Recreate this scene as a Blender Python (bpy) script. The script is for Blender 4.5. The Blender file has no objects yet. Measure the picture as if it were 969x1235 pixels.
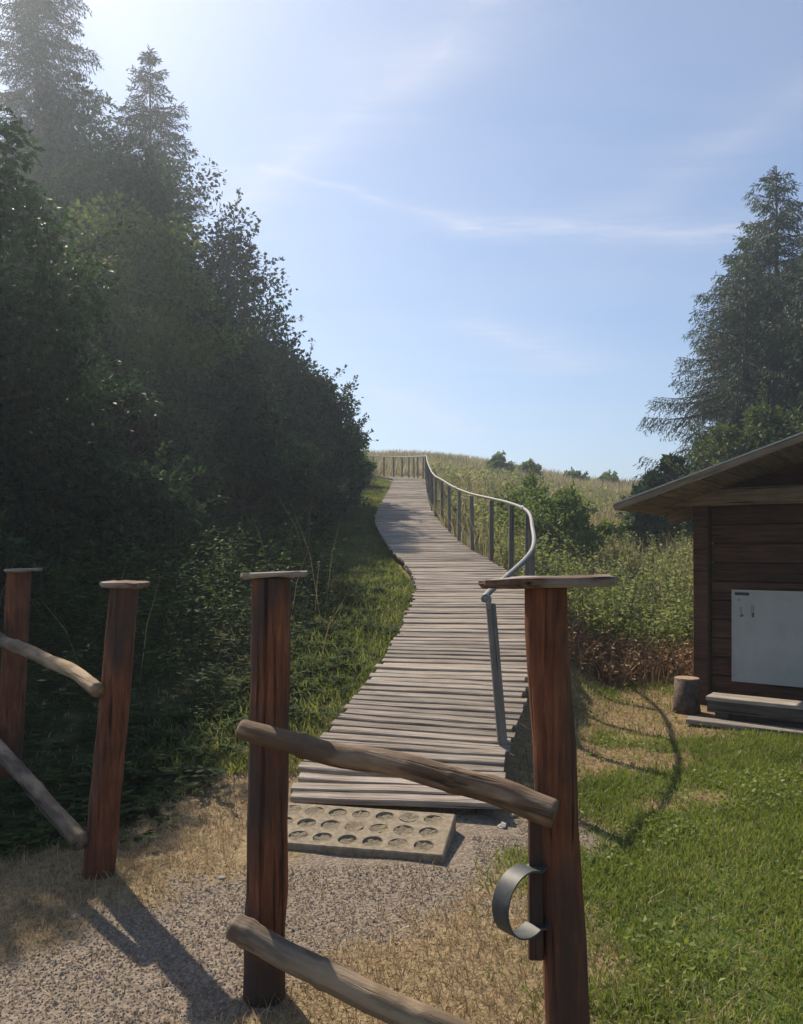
import bpy, math, random
import numpy as np
R = math.radians
random.seed(7)
rng = np.random.default_rng(11)
scene = bpy.context.scene
COL = scene.collection

# ------------------------------------------------------------------ camera, light, sky
EYE = 1.6
cam_d = bpy.data.cameras.new('camera')
cam = bpy.data.objects.new('camera', cam_d)
COL.objects.link(cam)
cam.location = (0, 0, EYE)
cam.rotation_euler = (R(90), 0, 0)
cam_d.sensor_fit = 'VERTICAL'
cam_d.sensor_height = 36
cam_d.sensor_width = 36
cam_d.lens = 36 * 969 / 1235
cam_d.shift_y = 42.5 / 1235
cam_d.clip_end = 5000
cam_d.clip_start = 0.05
scene.camera = cam

SUN_AZ, SUN_EL = -32.0, 46.0          # degrees: left of the view axis, above the horizon
sd = bpy.data.lights.new('sun', 'SUN')
sd.energy = 5.0
sd.angle = R(0.55)
sd.color = (1.0, 0.86, 0.68)
sun = bpy.data.objects.new('sun', sd)
COL.objects.link(sun)
sun.rotation_euler = (R(90 - SUN_EL), 0, R(180 - SUN_AZ))
sun.location = (-20, 25, 30)

scene.view_settings.view_transform = 'Standard'
scene.view_settings.look = 'None'
scene.view_settings.exposure = 0.42
scene.view_settings.gamma = 1.0
cy = scene.cycles
cy.max_bounces = 6
cy.diffuse_bounces = 3
cy.glossy_bounces = 2
cy.transmission_bounces = 4
cy.transparent_max_bounces = 4
cy.volume_bounces = 0
cy.use_denoising = True
cy.use_adaptive_sampling = True
cy.adaptive_threshold = 0.02

world = bpy.data.worlds.new('World')
scene.world = world
world.use_nodes = True


def sky_world():
    nt = world.node_tree
    nd, lk = nt.nodes, nt.links
    nd.clear()
    out = nd.new('ShaderNodeOutputWorld')
    bg = nd.new('ShaderNodeBackground')
    bg.inputs['Strength'].default_value = 0.10
    sky = nd.new('ShaderNodeTexSky')
    sky.sky_type = 'NISHITA'
    sky.sun_disc = False
    sky.sun_elevation = R(SUN_EL)
    sky.sun_rotation = R(SUN_AZ)
    sky.air_density = 1.0
    sky.dust_density = 1.1
    sky.ozone_density = 3.1
    sky.altitude = 600
    tc = nd.new('ShaderNodeTexCoord')
    sep = nd.new('ShaderNodeSeparateXYZ')
    lk.new(tc.outputs['Generated'], sep.inputs[0])

    def M(op, a, b=None, c=None, clamp=False):
        n = nd.new('ShaderNodeMath')
        n.operation = op
        n.use_clamp = clamp
        for i, v in enumerate((a, b, c)):
            if v is None:
                continue
            if isinstance(v, (int, float)):
                n.inputs[i].default_value = v
            else:
                lk.new(v, n.inputs[i])
        return n.outputs[0]

    zz = M('MAXIMUM', sep.outputs[2], 0.03)
    X = M('DIVIDE', sep.outputs[0], zz)      # cloud layer seen overhead as a plane
    Y = M('DIVIDE', sep.outputs[1], zz)
    comb = nd.new('ShaderNodeCombineXYZ')
    lk.new(X, comb.inputs[0])
    lk.new(Y, comb.inputs[1])

    def noise(scale, sx, sy, rot, detail=6, rough=.6, off=0.0, dist=0.0):
        mp = nd.new('ShaderNodeMapping')
        mp.inputs['Scale'].default_value = (sx, sy, 1)
        mp.inputs['Rotation'].default_value = (0, 0, rot)
        mp.inputs['Location'].default_value = (off, off * .7, 0)
        lk.new(comb.outputs[0], mp.inputs[0])
        n = nd.new('ShaderNodeTexNoise')
        n.inputs['Scale'].default_value = scale
        n.inputs['Detail'].default_value = detail
        n.inputs['Roughness'].default_value = rough
        n.inputs['Distortion'].default_value = dist
        lk.new(mp.outputs[0], n.inputs[0])
        return n.outputs[0]

    wob = noise(2.2, 1, 1, 0, 4, .6, 3.1)
    wob2 = noise(2.4, 1, 1, .7, 4, .6, 8.3)
    Xw = M('ADD', X, M('MULTIPLY', M('SUBTRACT', wob, .5), .2))
    Yw = M('ADD', Y, M('MULTIPLY', M('SUBTRACT', wob2, .5), .2))

    def streak(a, b, w0, w1, amp, grain):
        ax, ay = a
        bx, by = b
        dx, dy = bx - ax, by - ay
        L2 = dx * dx + dy * dy
        px = M('SUBTRACT', Xw, ax)
        py = M('SUBTRACT', Yw, ay)
        t = M('DIVIDE', M('ADD', M('MULTIPLY', px, dx), M('MULTIPLY', py, dy)), L2, clamp=True)
        ex = M('SUBTRACT', px, M('MULTIPLY', t, dx))
        ey = M('SUBTRACT', py, M('MULTIPLY', t, dy))
        d = M('SQRT', M('ADD', M('MULTIPLY', ex, ex), M('MULTIPLY', ey, ey)))
        w = M('ADD', w0, M('MULTIPLY', t, w1 - w0))
        k = M('SUBTRACT', 1.0, M('DIVIDE', d, w), clamp=True)
        k = M('MULTIPLY', k, k)
        g = M('ADD', .25, M('MULTIPLY', grain, 1.3))
        return M('MULTIPLY', M('MULTIPLY', k, g), amp)

    fine = M('SUBTRACT', M('MULTIPLY', noise(5.0, 1.0, 3.2, .12, 8, .65, 1.0, .4), 2.2), .62, clamp=True)
    soft = M('SUBTRACT', M('MULTIPLY', noise(3.0, .6, 2.0, .9, 6, .6, 5.0, .3), 2.0), .55, clamp=True)
    s1 = streak((-.36, 2.10), (.24, 2.50), .04, .12, .22, fine)
    s2 = streak((.20, 2.50), (1.05, 2.55), .18, .28, .36, fine)
    s3 = streak((-.50, 2.35), (.22, 1.40), .20, .30, .38, soft)
    s4 = streak((-.1, 5.2), (.5, 7.0), .5, .6, .3, fine)
    s5 = streak((.35, 3.6), (.9, 4.4), .3, .5, .25, fine)
    s6 = streak((1.0, 1.5), (.7, 2.3), .2, .3, .2, soft)
    veil = M('MULTIPLY', noise(.9, .7, 1.4, .6, 7, .62, 2.0, .5), .36)
    veil = M('SUBTRACT', veil, .10, clamp=True)
    # veil thins out towards the horizon where the layer is seen edge on
    tot = veil
    for s in (s1, s2, s3, s4, s5, s6):
        tot = M('ADD', tot, s)
    above = M('MULTIPLY', sep.outputs[2], 12.0, clamp=True)
    tot = M('MULTIPLY', M('MINIMUM', tot, .85), above)
    mix = nd.new('ShaderNodeMix')
    mix.data_type = 'RGBA'
    lk.new(tot, mix.inputs[0])
    lk.new(sky.outputs[0], mix.inputs[6])
    mix.inputs[7].default_value = (6.3, 6.3, 6.9, 1)
    lk.new(mix.outputs[2], bg.inputs['Color'])
    lk.new(bg.outputs[0], out.inputs['Surface'])


sky_world()

# ------------------------------------------------------------------ helpers
def P3(px, py, d):
    """survey: a point at distance d along the view axis, in metres"""
    return np.array([(px - 484.5) / 969 * d, d, EYE - (py - 660) / 969 * d])


class MB:
    def __init__(s):
        s.V, s.F, s.n = [], [], 0

    def add(s, V, F):
        V = np.asarray(V, float).reshape(-1, 3)
        for f in (F if isinstance(F, list) else [F]):
            f = np.asarray(f, int)
            if f.size:
                s.F.append(f + s.n)
        s.V.append(V)
        s.n += len(V)
        return s

    def mesh(s, name, mat=None, smooth=False):
        me = bpy.data.meshes.new(name)
        V = np.concatenate(s.V) if s.V else np.zeros((0, 3))
        me.vertices.add(len(V))
        me.vertices.foreach_set('co', V.astype(np.float32).ravel())
        nl = sum(f.size for f in s.F)
        npoly = sum(len(f) for f in s.F)
        me.loops.add(nl)
        me.loops.foreach_set('vertex_index', np.concatenate([f.ravel() for f in s.F]).astype(np.int32))
        tot = np.concatenate([np.full(len(f), f.shape[1]) for f in s.F])
        st = np.concatenate([[0], np.cumsum(tot)[:-1]])
        me.polygons.add(npoly)
        me.polygons.foreach_set('loop_start', st.astype(np.int32))
        me.polygons.foreach_set('loop_total', tot.astype(np.int32))
        me.polygons.foreach_set('use_smooth', np.full(npoly, smooth))
        if mat:
            me.materials.append(mat)
        me.update(calc_edges=True)
        return me

    def build(s, name, mat=None, parent=None, smooth=False, loc=None):
        o = bpy.data.objects.new(name, s.mesh(name, mat, smooth))
        COL.objects.link(o)
        if parent:
            o.parent = parent
        if loc is not None:
            o.location = loc
        return o


def link(name, me, parent=None, loc=(0, 0, 0), rot=(0, 0, 0), scale=(1, 1, 1)):
    o = bpy.data.objects.new(name, me)
    COL.objects.link(o)
    if parent:
        o.parent = parent
    o.location, o.rotation_euler, o.scale = loc, rot, scale
    return o


def tag(o, label=None, cat=None, group=None, kind=None):
    for k, v in (('label', label), ('category', cat), ('group', group), ('kind', kind)):
        if v:
            o[k] = v
    return o


def thing(name, label, cat, loc=(0, 0, 0), rz=0, group=None):
    o = bpy.data.objects.new(name, None)
    o.empty_display_size = .2
    COL.objects.link(o)
    o.location = loc
    o.rotation_euler = (0, 0, rz)
    return tag(o, label, cat, group)


def unit(a):
    a = np.asarray(a, float)
    return a / np.maximum(np.linalg.norm(a, axis=-1, keepdims=True), 1e-9)


def tube(pts, rad, k=8, cap=True, wob=0.0, flat=1.0, seed=0, squash_up=None):
    """tapered tube round a polyline, optional uneven radius"""
    pts = np.asarray(pts, float)
    n = len(pts)
    rad = np.broadcast_to(np.asarray(rad, float), (n,))
    T = unit(np.gradient(pts, axis=0))
    up = np.array([0, 0, 1.0]) if abs(T[0, 2]) < .9 else np.array([0, 1.0, 0])
    r = np.random.default_rng(seed)
    A = unit(np.cross(T, up))
    B = np.cross(A, T)
    ang = np.linspace(0, 2 * math.pi, k, endpoint=False)
    lob = 1 + wob * np.sin(2 * ang[None] + r.uniform(0, 6)) * .6 + wob * r.normal(size=(n, k)) * .5 + wob * r.normal(size=(1, k)) * .6
    V = pts[:, None] + (A[:, None] * np.cos(ang)[None, :, None] + B[:, None] * np.sin(ang)[None, :, None] * flat) * (rad[:, None] * lob)[..., None]
    V = V.reshape(-1, 3)
    i = np.arange(n - 1)[:, None] * k
    j = np.arange(k)[None]
    j2 = (j + 1) % k
    F = [np.stack([i + j, i + j2, i + k + j2, i + k + j], -1).reshape(-1, 4)]
    if cap:
        V = np.concatenate([V, pts[:1], pts[-1:]])
        a = np.arange(k)
        b = (a + 1) % k
        F.append(np.concatenate([np.stack([b, a, np.full(k, n * k)], 1),
                                 np.stack([a + (n - 1) * k, b + (n - 1) * k, np.full(k, n * k + 1)], 1)]))
    return V, F


def tubes_np(P0, P1, r0, r1, k=3):
    """many straight tapered twigs at once"""
    P0, P1 = np.asarray(P0, float), np.asarray(P1, float)
    n = len(P0)
    T = unit(P1 - P0)
    up = np.where(np.abs(T[:, 2:3]) < .9, np.array([[0, 0, 1.0]]), np.array([[0, 1.0, 0]]))
    A = unit(np.cross(T, up))
    B = np.cross(A, T)
    ang = np.linspace(0, 2 * math.pi, k, endpoint=False)
    ring = A[:, None] * np.cos(ang)[None, :, None] + B[:, None] * np.sin(ang)[None, :, None]
    r0 = np.broadcast_to(r0, (n,))
    r1 = np.broadcast_to(r1, (n,))
    V = np.concatenate([P0[:, None] + ring * r0[:, None, None], P1[:, None] + ring * r1[:, None, None]], 1).reshape(-1, 3)
    base = (np.arange(n) * 2 * k)[:, None]
    j = np.arange(k)[None]
    j2 = (j + 1) % k
    return V, np.stack([base + j, base + j2, base + k + j2, base + k + j], -1).reshape(-1, 4)


def box(c, s, rot=None, bev=0.0):
    """box with centre c and size s, edges chamfered along x"""
    x, y, z = [v / 2 for v in s]
    if bev:
        b = bev
        prof = np.array([[-y, -z + b], [-y + b, -z], [y - b, -z], [y, -z + b], [y, z - b], [y - b, z], [-y + b, z], [-y, z - b]])
    else:
        prof = np.array([[-y, -z], [y, -z], [y, z], [-y, z]])
    k = len(prof)
    V = np.concatenate([np.c_[np.full(k, -x), prof], np.c_[np.full(k, x), prof]])
    a = np.arange(k)
    b2 = (a + 1) % k
    F = [np.stack([a, b2, b2 + k, a + k], 1)]
    F.append(np.arange(k)[::-1][None])
    F.append((np.arange(k) + k)[None])
    if rot is not None:
        V = V @ np.asarray(rot).T
    return V + np.asarray(c), F


def rotz(a):
    c, s = math.cos(a), math.sin(a)
    return np.array([[c, -s, 0], [s, c, 0], [0, 0, 1.0]])


def leaves(P, A, L, W, Nrm=None, fold=.18, r=None):
    """rhombic folded leaves: root P, axis A, length L, width W"""
    r = r or rng
    n = len(P)
    A = unit(A)
    if Nrm is None:
        Nrm = r.normal(size=(n, 3)) * .6 + np.array([0, 0, .8])
    B = unit(np.cross(A, Nrm))
    N = np.cross(B, A)
    L = np.broadcast_to(L, (n,))[:, None]
    W = np.broadcast_to(W, (n,))[:, None]
    V = np.stack([P, P + A * L * .45 + B * W * .5 + N * W * fold, P + A * L, P + A * L * .45 - B * W * .5 + N * W * fold], 1).reshape(-1, 3)
    b = (np.arange(n) * 4)[:, None]
    return V, np.concatenate([b + np.array([[0, 1, 2]]), b + np.array([[0, 2, 3]])])


def blades(P, H, W, lean, r=None, curve=.5):
    """grass blades: roots P, height H, width W, lean = sideways reach as share of H"""
    r = r or rng
    n = len(P)
    H = np.broadcast_to(H, (n,))
    W = np.broadcast_to(W, (n,))
    a = r.uniform(0, 2 * math.pi, n)
    D = np.c_[np.cos(a), np.sin(a), np.zeros(n)]
    t = r.uniform(0, 2 * math.pi, n)
    S = np.c_[np.cos(t), np.sin(t), np.zeros(n)]
    le = np.broadcast_to(lean, (n,)) * r.uniform(.3, 1.2, n)
    up = np.sqrt(np.maximum(1 - np.minimum(le, .97) ** 2, .02))
    M1 = P + D * (H * le * (.5 - curve * .3))[:, None] + np.c_[np.zeros((n, 2)), H * up * .55]
    T = P + D * (H * le)[:, None] + np.c_[np.zeros((n, 2)), H * up]
    w = (S * W[:, None]) * .5
    V = np.stack([P - w, P + w, M1 + w * .8, M1 - w * .8, T], 1).reshape(-1, 3)
    b = (np.arange(n) * 5)[:, None]
    return V, [b + np.array([[0, 1, 2, 3]]), b + np.array([[3, 2, 4]])]


def vnoise(x, y, s=1.0, seed=0, octv=3):
    out, amp, tot = 0, 1.0, 0
    for o in range(octv):
        X, Y = np.asarray(x) / s, np.asarray(y) / s
        xi, yi = np.floor(X).astype(np.int64), np.floor(Y).astype(np.int64)
        fx, fy = X - xi, Y - yi
        fx, fy = fx * fx * (3 - 2 * fx), fy * fy * (3 - 2 * fy)

        def h(a, b):
            v = np.sin(a * 127.1 + b * 311.7 + seed * 74.7 + o * 19.3) * 43758.5453
            return v - np.floor(v)
        v = (h(xi, yi) * (1 - fx) + h(xi + 1, yi) * fx) * (1 - fy) + (h(xi, yi + 1) * (1 - fx) + h(xi + 1, yi + 1) * fx) * fy
        out = out + v * amp
        tot += amp
        amp *= .5
        s = s * .5
    return out / tot


def sstep(a, b, x):
    t = np.clip((np.asarray(x) - a) / (b - a), 0, 1)
    return t * t * (3 - 2 * t)


# ------------------------------------------------------------------ materials
def mat_new(name):
    m = bpy.data.materials.new(name)
    m.use_nodes = True
    nt = m.node_tree
    return m, nt, nt.nodes, nt.links, nt.nodes['Principled BSDF']


def ramp(nd, stops):
    n = nd.new('ShaderNodeValToRGB')
    e = n.color_ramp.elements
    while len(e) < len(stops):
        e.new(.5)
    for q, (p, c) in zip(e, stops):
        q.position = p
        q.color = (*c, 1)
    return n


def wood(name, c0, c1, c2, axis='X', scale=6, stretch=14, rough=.8, bump=.6, rand=True, cracks=True, blotch=None):
    """grained timber; the grain runs along the given local axis"""
    m, nt, nd, lk, bs = mat_new(name)
    tc = nd.new('ShaderNodeTexCoord')
    oi = nd.new('ShaderNodeObjectInfo')
    add = nd.new('ShaderNodeVectorMath')
    add.operation = 'ADD'
    lk.new(tc.outputs['Object'], add.inputs[0])
    mul = nd.new('ShaderNodeVectorMath')
    mul.operation = 'SCALE'
    mul.inputs[0].default_value = (37, 23, 51)
    lk.new(oi.outputs['Random'], mul.inputs['Scale'])
    if rand:
        lk.new(mul.outputs[0], add.inputs[1])
    mp = nd.new('ShaderNodeMapping')
    sc = {'X': (1, stretch, stretch), 'Y': (stretch, 1, stretch), 'Z': (stretch, stretch, 1)}[axis]
    mp.inputs['Scale'].default_value = sc
    lk.new(add.outputs[0], mp.inputs[0])
    n1 = nd.new('ShaderNodeTexNoise')
    n1.inputs['Scale'].default_value = scale * .45
    n1.inputs['Detail'].default_value = 9
    n1.inputs['Roughness'].default_value = .68
    n1.inputs['Distortion'].default_value = .25
    lk.new(mp.outputs[0], n1.inputs[0])
    n2 = nd.new('ShaderNodeTexNoise')
    n2.inputs['Scale'].default_value = scale * .7
    n2.inputs['Detail'].default_value = 5
    lk.new(add.outputs[0], n2.inputs[0])
    rp = ramp(nd, [(.28, c0), (.52, c1), (.74, c2)])
    mixn = nd.new('ShaderNodeMath')
    mixn.operation = 'MULTIPLY_ADD'
    lk.new(n2.outputs[0], mixn.inputs[0])
    mixn.inputs[1].default_value = .35
    sub = nd.new('ShaderNodeMath')
    sub.operation = 'MULTIPLY_ADD'
    lk.new(n1.outputs[0], sub.inputs[0])
    sub.inputs[1].default_value = .9
    sub.inputs[2].default_value = -.12
    lk.new(sub.outputs[0], mixn.inputs[2])
    lk.new(mixn.outputs[0], rp.inputs[0])
    col = rp.outputs[0]
    if rand:
        hs = nd.new('ShaderNodeHueSaturation')
        mr = nd.new('ShaderNodeMapRange')
        mr.inputs[3].default_value = .72
        mr.inputs[4].default_value = 1.22
        lk.new(oi.outputs['Random'], mr.inputs[0])
        lk.new(mr.outputs[0], hs.inputs['Value'])
        lk.new(col, hs.inputs['Color'])
        col = hs.outputs[0]
    height = n1.outputs[0]
    if cracks:
        mp4 = nd.new('ShaderNodeMapping')
        st = stretch * 2.2
        mp4.inputs['Scale'].default_value = {'X': (1, st, st), 'Y': (st, 1, st), 'Z': (st, st, 1)}[axis]
        lk.new(add.outputs[0], mp4.inputs[0])
        n4 = nd.new('ShaderNodeTexNoise')
        n4.inputs['Scale'].default_value = 1.7
        n4.inputs['Detail'].default_value = 3
        lk.new(mp4.outputs[0], n4.inputs[0])
        r4 = ramp(nd, [(.30, (.18, .17, .16)), (.40, (1, 1, 1))])
        lk.new(n4.outputs[0], r4.inputs[0])
        mc = nd.new('ShaderNodeMix')
        mc.data_type = 'RGBA'
        mc.blend_type = 'MULTIPLY'
        mc.inputs[0].default_value = 1
        lk.new(col, mc.inputs[6])
        lk.new(r4.outputs[0], mc.inputs[7])
        col = mc.outputs[2]
        hh_ = nd.new('ShaderNodeMath')
        hh_.operation = 'MULTIPLY_ADD'
        lk.new(r4.outputs[0], hh_.inputs[0])
        hh_.inputs[1].default_value = .9
        lk.new(n1.outputs[0], hh_.inputs[2])
        height = hh_.outputs[0]
    if blotch:
        n3 = nd.new('ShaderNodeTexNoise')
        n3.inputs['Scale'].default_value = blotch[1]
        n3.inputs['Detail'].default_value = 6
        mp3 = nd.new('ShaderNodeMapping')
        mp3.inputs['Scale'].default_value = {'X': (.4, 1, 1), 'Y': (1, .4, 1), 'Z': (1, 1, .35)}[axis]
        lk.new(add.outputs[0], mp3.inputs[0])
        lk.new(mp3.outputs[0], n3.inputs[0])
        r3 = ramp(nd, [(.47, (0, 0, 0)), (.62, (1, 1, 1))])
        lk.new(n3.outputs[0], r3.inputs[0])
        mx = nd.new('ShaderNodeMix')
        mx.data_type = 'RGBA'
        lk.new(r3.outputs[0], mx.inputs[0])
        lk.new(col, mx.inputs[6])
        mx.inputs[7].default_value = (*blotch[0], 1)
        col = mx.outputs[2]
    lk.new(col, bs.inputs['Base Color'])
    bs.inputs['Roughness'].default_value = rough
    bs.inputs['Specular IOR Level'].default_value = .3
    bp = nd.new('ShaderNodeBump')
    bp.inputs['Strength'].default_value = bump
    bp.inputs['Distance'].default_value = .014
    lk.new(height, bp.inputs['Height'])
    lk.new(bp.outputs[0], bs.inputs['Normal'])
    return m


def foliage(name, stops, trans=.35, rough=.55, big=.6, spec=.25):
    """leaf material: colour varies from leaf to leaf and in patches of the plant"""
    m, nt, nd, lk, bs = mat_new(name)
    g = nd.new('ShaderNodeNewGeometry')
    tc = nd.new('ShaderNodeTexCoord')
    n = nd.new('ShaderNodeTexNoise')
    n.inputs['Scale'].default_value = big
    n.inputs['Detail'].default_value = 3
    lk.new(tc.outputs['Object'], n.inputs[0])
    mx = nd.new('ShaderNodeMath')
    mx.operation = 'MULTIPLY_ADD'
    lk.new(g.outputs['Random Per Island'], mx.inputs[0])
    mx.inputs[1].default_value = .55
    ms = nd.new('ShaderNodeMath')
    ms.operation = 'MULTIPLY_ADD'
    lk.new(n.outputs[0], ms.inputs[0])
    ms.inputs[1].default_value = 1.3
    ms.inputs[2].default_value = -.42
    lk.new(ms.outputs[0], mx.inputs[2])
    rp = ramp(nd, stops)
    lk.new(mx.outputs[0], rp.inputs[0])
    lk.new(rp.outputs[0], bs.inputs['Base Color'])
    bs.inputs['Roughness'].default_value = rough
    bs.inputs['Specular IOR Level'].default_value = spec
    if trans:
        tr = nd.new('ShaderNodeBsdfTranslucent')
        hs = nd.new('ShaderNodeHueSaturation')
        hs.inputs['Hue'].default_value = .485
        hs.inputs['Saturation'].default_value = 1.1
        hs.inputs['Value'].default_value = 1.5
        lk.new(rp.outputs[0], hs.inputs['Color'])
        lk.new(hs.outputs[0], tr.inputs[0])
        ad = nd.new('ShaderNodeMixShader')
        ad.inputs[0].default_value = trans
        lk.new(bs.outputs[0], ad.inputs[1])
        lk.new(tr.outputs[0], ad.inputs[2])
        lk.new(ad.outputs[0], nd['Material Output'].inputs['Surface'])
    return m


def plain(name, c0, c1, scale=20, rough=.7, metal=0, bump=.2, dist=.005, detail=6, lo=.35, hi=.65):
    m, nt, nd, lk, bs = mat_new(name)
    tc = nd.new('ShaderNodeTexCoord')
    n = nd.new('ShaderNodeTexNoise')
    n.inputs['Scale'].default_value = scale
    n.inputs['Detail'].default_value = detail
    n.inputs['Roughness'].default_value = .65
    lk.new(tc.outputs['Object'], n.inputs[0])
    rp = ramp(nd, [(lo, c0), (hi, c1)])
    lk.new(n.outputs[0], rp.inputs[0])
    lk.new(rp.outputs[0], bs.inputs['Base Color'])
    bs.inputs['Roughness'].default_value = rough
    bs.inputs['Metallic'].default_value = metal
    bp = nd.new('ShaderNodeBump')
    bp.inputs['Strength'].default_value = bump
    bp.inputs['Distance'].default_value = dist
    lk.new(n.outputs[0], bp.inputs['Height'])
    lk.new(bp.outputs[0], bs.inputs['Normal'])
    return m


M_deck = wood('weathered_deck_wood', (.12, .095, .075), (.29, .245, .20), (.46, .405, .345), 'X', 7, 22, .75, .6)
M_beam = wood('dark_beam_wood', (.05, .04, .035), (.11, .09, .075), (.16, .14, .12), 'X', 6, 14)
M_post = wood('red_brown_post_wood', (.05, .019, .010), (.165, .058, .026), (.29, .115, .056), 'Z', 11, 12, .8, .9,
              blotch=((.065, .042, .032), 4.5))
M_cap = wood('bark_edged_cap_wood', (.045, .03, .022), (.15, .095, .065), (.27, .19, .14), 'X', 10, 8, .85, .6, blotch=((.33, .30, .26), 6))
M_log = wood('peeled_log_wood', (.13, .085, .052), (.31, .22, .145), (.46, .345, .24), 'X', 9, 8, .75, .8, blotch=((.17, .12, .085), 5))
M_sawn = plain('sawn_wood_end', (.22, .14, .085), (.38, .26, .16), 30, .8)
M_logd = wood('dappled_grey_log_wood', (.08, .06, .042), (.19, .145, .105), (.30, .235, .175), 'X', 9, 8, .8, .8, blotch=((.36, .27, .17), 3.5))  # blotch: pale sun dapples painted into the wood colour


def peeled(m, bark, amt=1.0):
    nt = m.node_tree
    nd, lk = nt.nodes, nt.links
    bs = nd['Principled BSDF']
    src = bs.inputs['Base Color'].links[0].from_socket
    at = nd.new('ShaderNodeAttribute')
    at.attribute_name = 'peel'
    mx = nd.new('ShaderNodeMix')
    mx.data_type = 'RGBA'
    rv = nd.new('ShaderNodeMath')
    rv.operation = 'MULTIPLY_ADD'
    rv.inputs[1].default_value = -amt
    rv.inputs[2].default_value = amt
    lk.new(at.outputs['Fac'], rv.inputs[0])
    lk.new(rv.outputs[0], mx.inputs[0])
    lk.new(src, mx.inputs[6])
    mul = nd.new('ShaderNodeMix')
    mul.data_type = 'RGBA'
    mul.blend_type = 'MULTIPLY'
    mul.inputs[0].default_value = 1
    lk.new(src, mul.inputs[6])
    mul.inputs[7].default_value = (*bark, 1)
    lk.new(mul.outputs[2], mx.inputs[7])
    lk.new(mx.outputs[2], bs.inputs['Base Color'])


peeled(M_log, (.58, .52, .47))
peeled(M_logd, (.66, .64, .62))
M_rpost = wood('grey_railing_wood', (.095, .088, .08), (.165, .155, .143), (.245, .23, .21), 'Z', 10, 12, .8, .4)
M_hut = wood('dark_hut_wood', (.035, .018, .011), (.085, .042, .025), (.14, .07, .042), 'X', 6, 12, .75, .6)
M_soff = wood('soffit_wood', (.09, .066, .045), (.20, .15, .105), (.30, .23, .165), 'X', 6, 12, .8, .4)
M_bench = wood('grey_bench_wood', (.14, .12, .10), (.27, .24, .20), (.42, .38, .33), 'X', 8, 14, .8, .5)
M_bark = plain('bark', (.04, .03, .022), (.13, .10, .08), 14, .9, 0, .8, .02)
M_steel = plain('galvanised_steel', (.17, .172, .17), (.28, .28, .275), 40, .6, .2, .05, .001)
M_strap = plain('dark_painted_steel', (.035, .04, .04), (.07, .08, .08), 30, .55, .0, .08, .001)
M_conc = plain('lichen_concrete', (.16, .13, .09), (.31, .26, .185), 28, .95, 0, .5, .006, 10)
M_grit = plain('hollow_grit', (.12, .10, .065), (.30, .25, .17), 90, .95, 0, 1, .012, 6, .3, .7)
M_roof = plain('grey_roof_sheet', (.14, .14, .14), (.26, .26, .25), 9, .65, 0, .2, .004)
M_edge = plain('metal_edge', (.34, .35, .35), (.46, .46, .46), 20, .45, .6, .05, .001)
M_white = plain('white_board', (.40, .40, .38), (.46, .46, .44), 4, .5, 0, .02, .001)
M_frame = plain('pale_frame', (.42, .42, .41), (.5, .5, .48), 20, .4, .5, .02, .001)
M_ink = plain('dark_print', (.03, .03, .035), (.06, .06, .06), 60, .6)
M_ink2 = plain('faded_print', (.25, .25, .25), (.38, .38, .37), 60, .6)
M_stone = plain('pale_stone', (.26, .24, .21), (.46, .43, .39), 16, .9, 0, .5, .01)
M_gravel = plain('gravel_stone', (.17, .155, .14), (.46, .42, .38), 9, .9, 0, .3, .002, 2, .3, .7)

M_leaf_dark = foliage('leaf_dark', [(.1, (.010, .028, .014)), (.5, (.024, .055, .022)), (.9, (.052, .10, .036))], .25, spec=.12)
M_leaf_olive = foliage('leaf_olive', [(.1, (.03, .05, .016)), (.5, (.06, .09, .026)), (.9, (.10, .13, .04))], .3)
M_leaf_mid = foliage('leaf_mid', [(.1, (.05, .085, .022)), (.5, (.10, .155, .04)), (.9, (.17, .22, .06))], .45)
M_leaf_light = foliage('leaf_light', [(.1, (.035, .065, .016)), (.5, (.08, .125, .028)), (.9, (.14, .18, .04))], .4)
M_needle = foliage('spruce_needle', [(.1, (.010, .024, .014)), (.5, (.022, .046, .022)), (.9, (.045, .078, .034))], .12)
M_needle2 = foliage('larch_needle', [(.1, (.020, .042, .022)), (.5, (.042, .076, .036)), (.9, (.08, .12, .05))], .2)
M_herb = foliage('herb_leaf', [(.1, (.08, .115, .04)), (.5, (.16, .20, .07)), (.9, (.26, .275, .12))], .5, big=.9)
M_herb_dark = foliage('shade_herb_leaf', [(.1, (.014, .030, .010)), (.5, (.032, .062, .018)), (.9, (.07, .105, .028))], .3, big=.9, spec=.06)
M_grass = foliage('lawn_grass', [(.05, (.075, .115, .022)), (.5, (.155, .205, .045)), (.85, (.22, .27, .07)), (1, (.32, .28, .12))], .35, big=1.4)
M_verge = foliage('verge_grass', [(.05, (.055, .085, .022)), (.5, (.13, .17, .045)), (.9, (.22, .24, .08))], .42, big=1.1)
M_meadow = foliage('meadow_grass', [(.05, (.13, .145, .055)), (.4, (.25, .235, .115)), (.8, (.38, .33, .20)), (1, (.48, .41, .28))], .35, big=.16)
M_straw = foliage('dry_straw', [(.05, (.15, .105, .055)), (.5, (.32, .25, .14)), (.9, (.47, .38, .22))], .2, big=1.5)
M_stalk = foliage('dead_stalk', [(.05, (.10, .06, .03)), (.5, (.24, .155, .08)), (.9, (.40, .29, .16))], .15, big=1.5)


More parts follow.
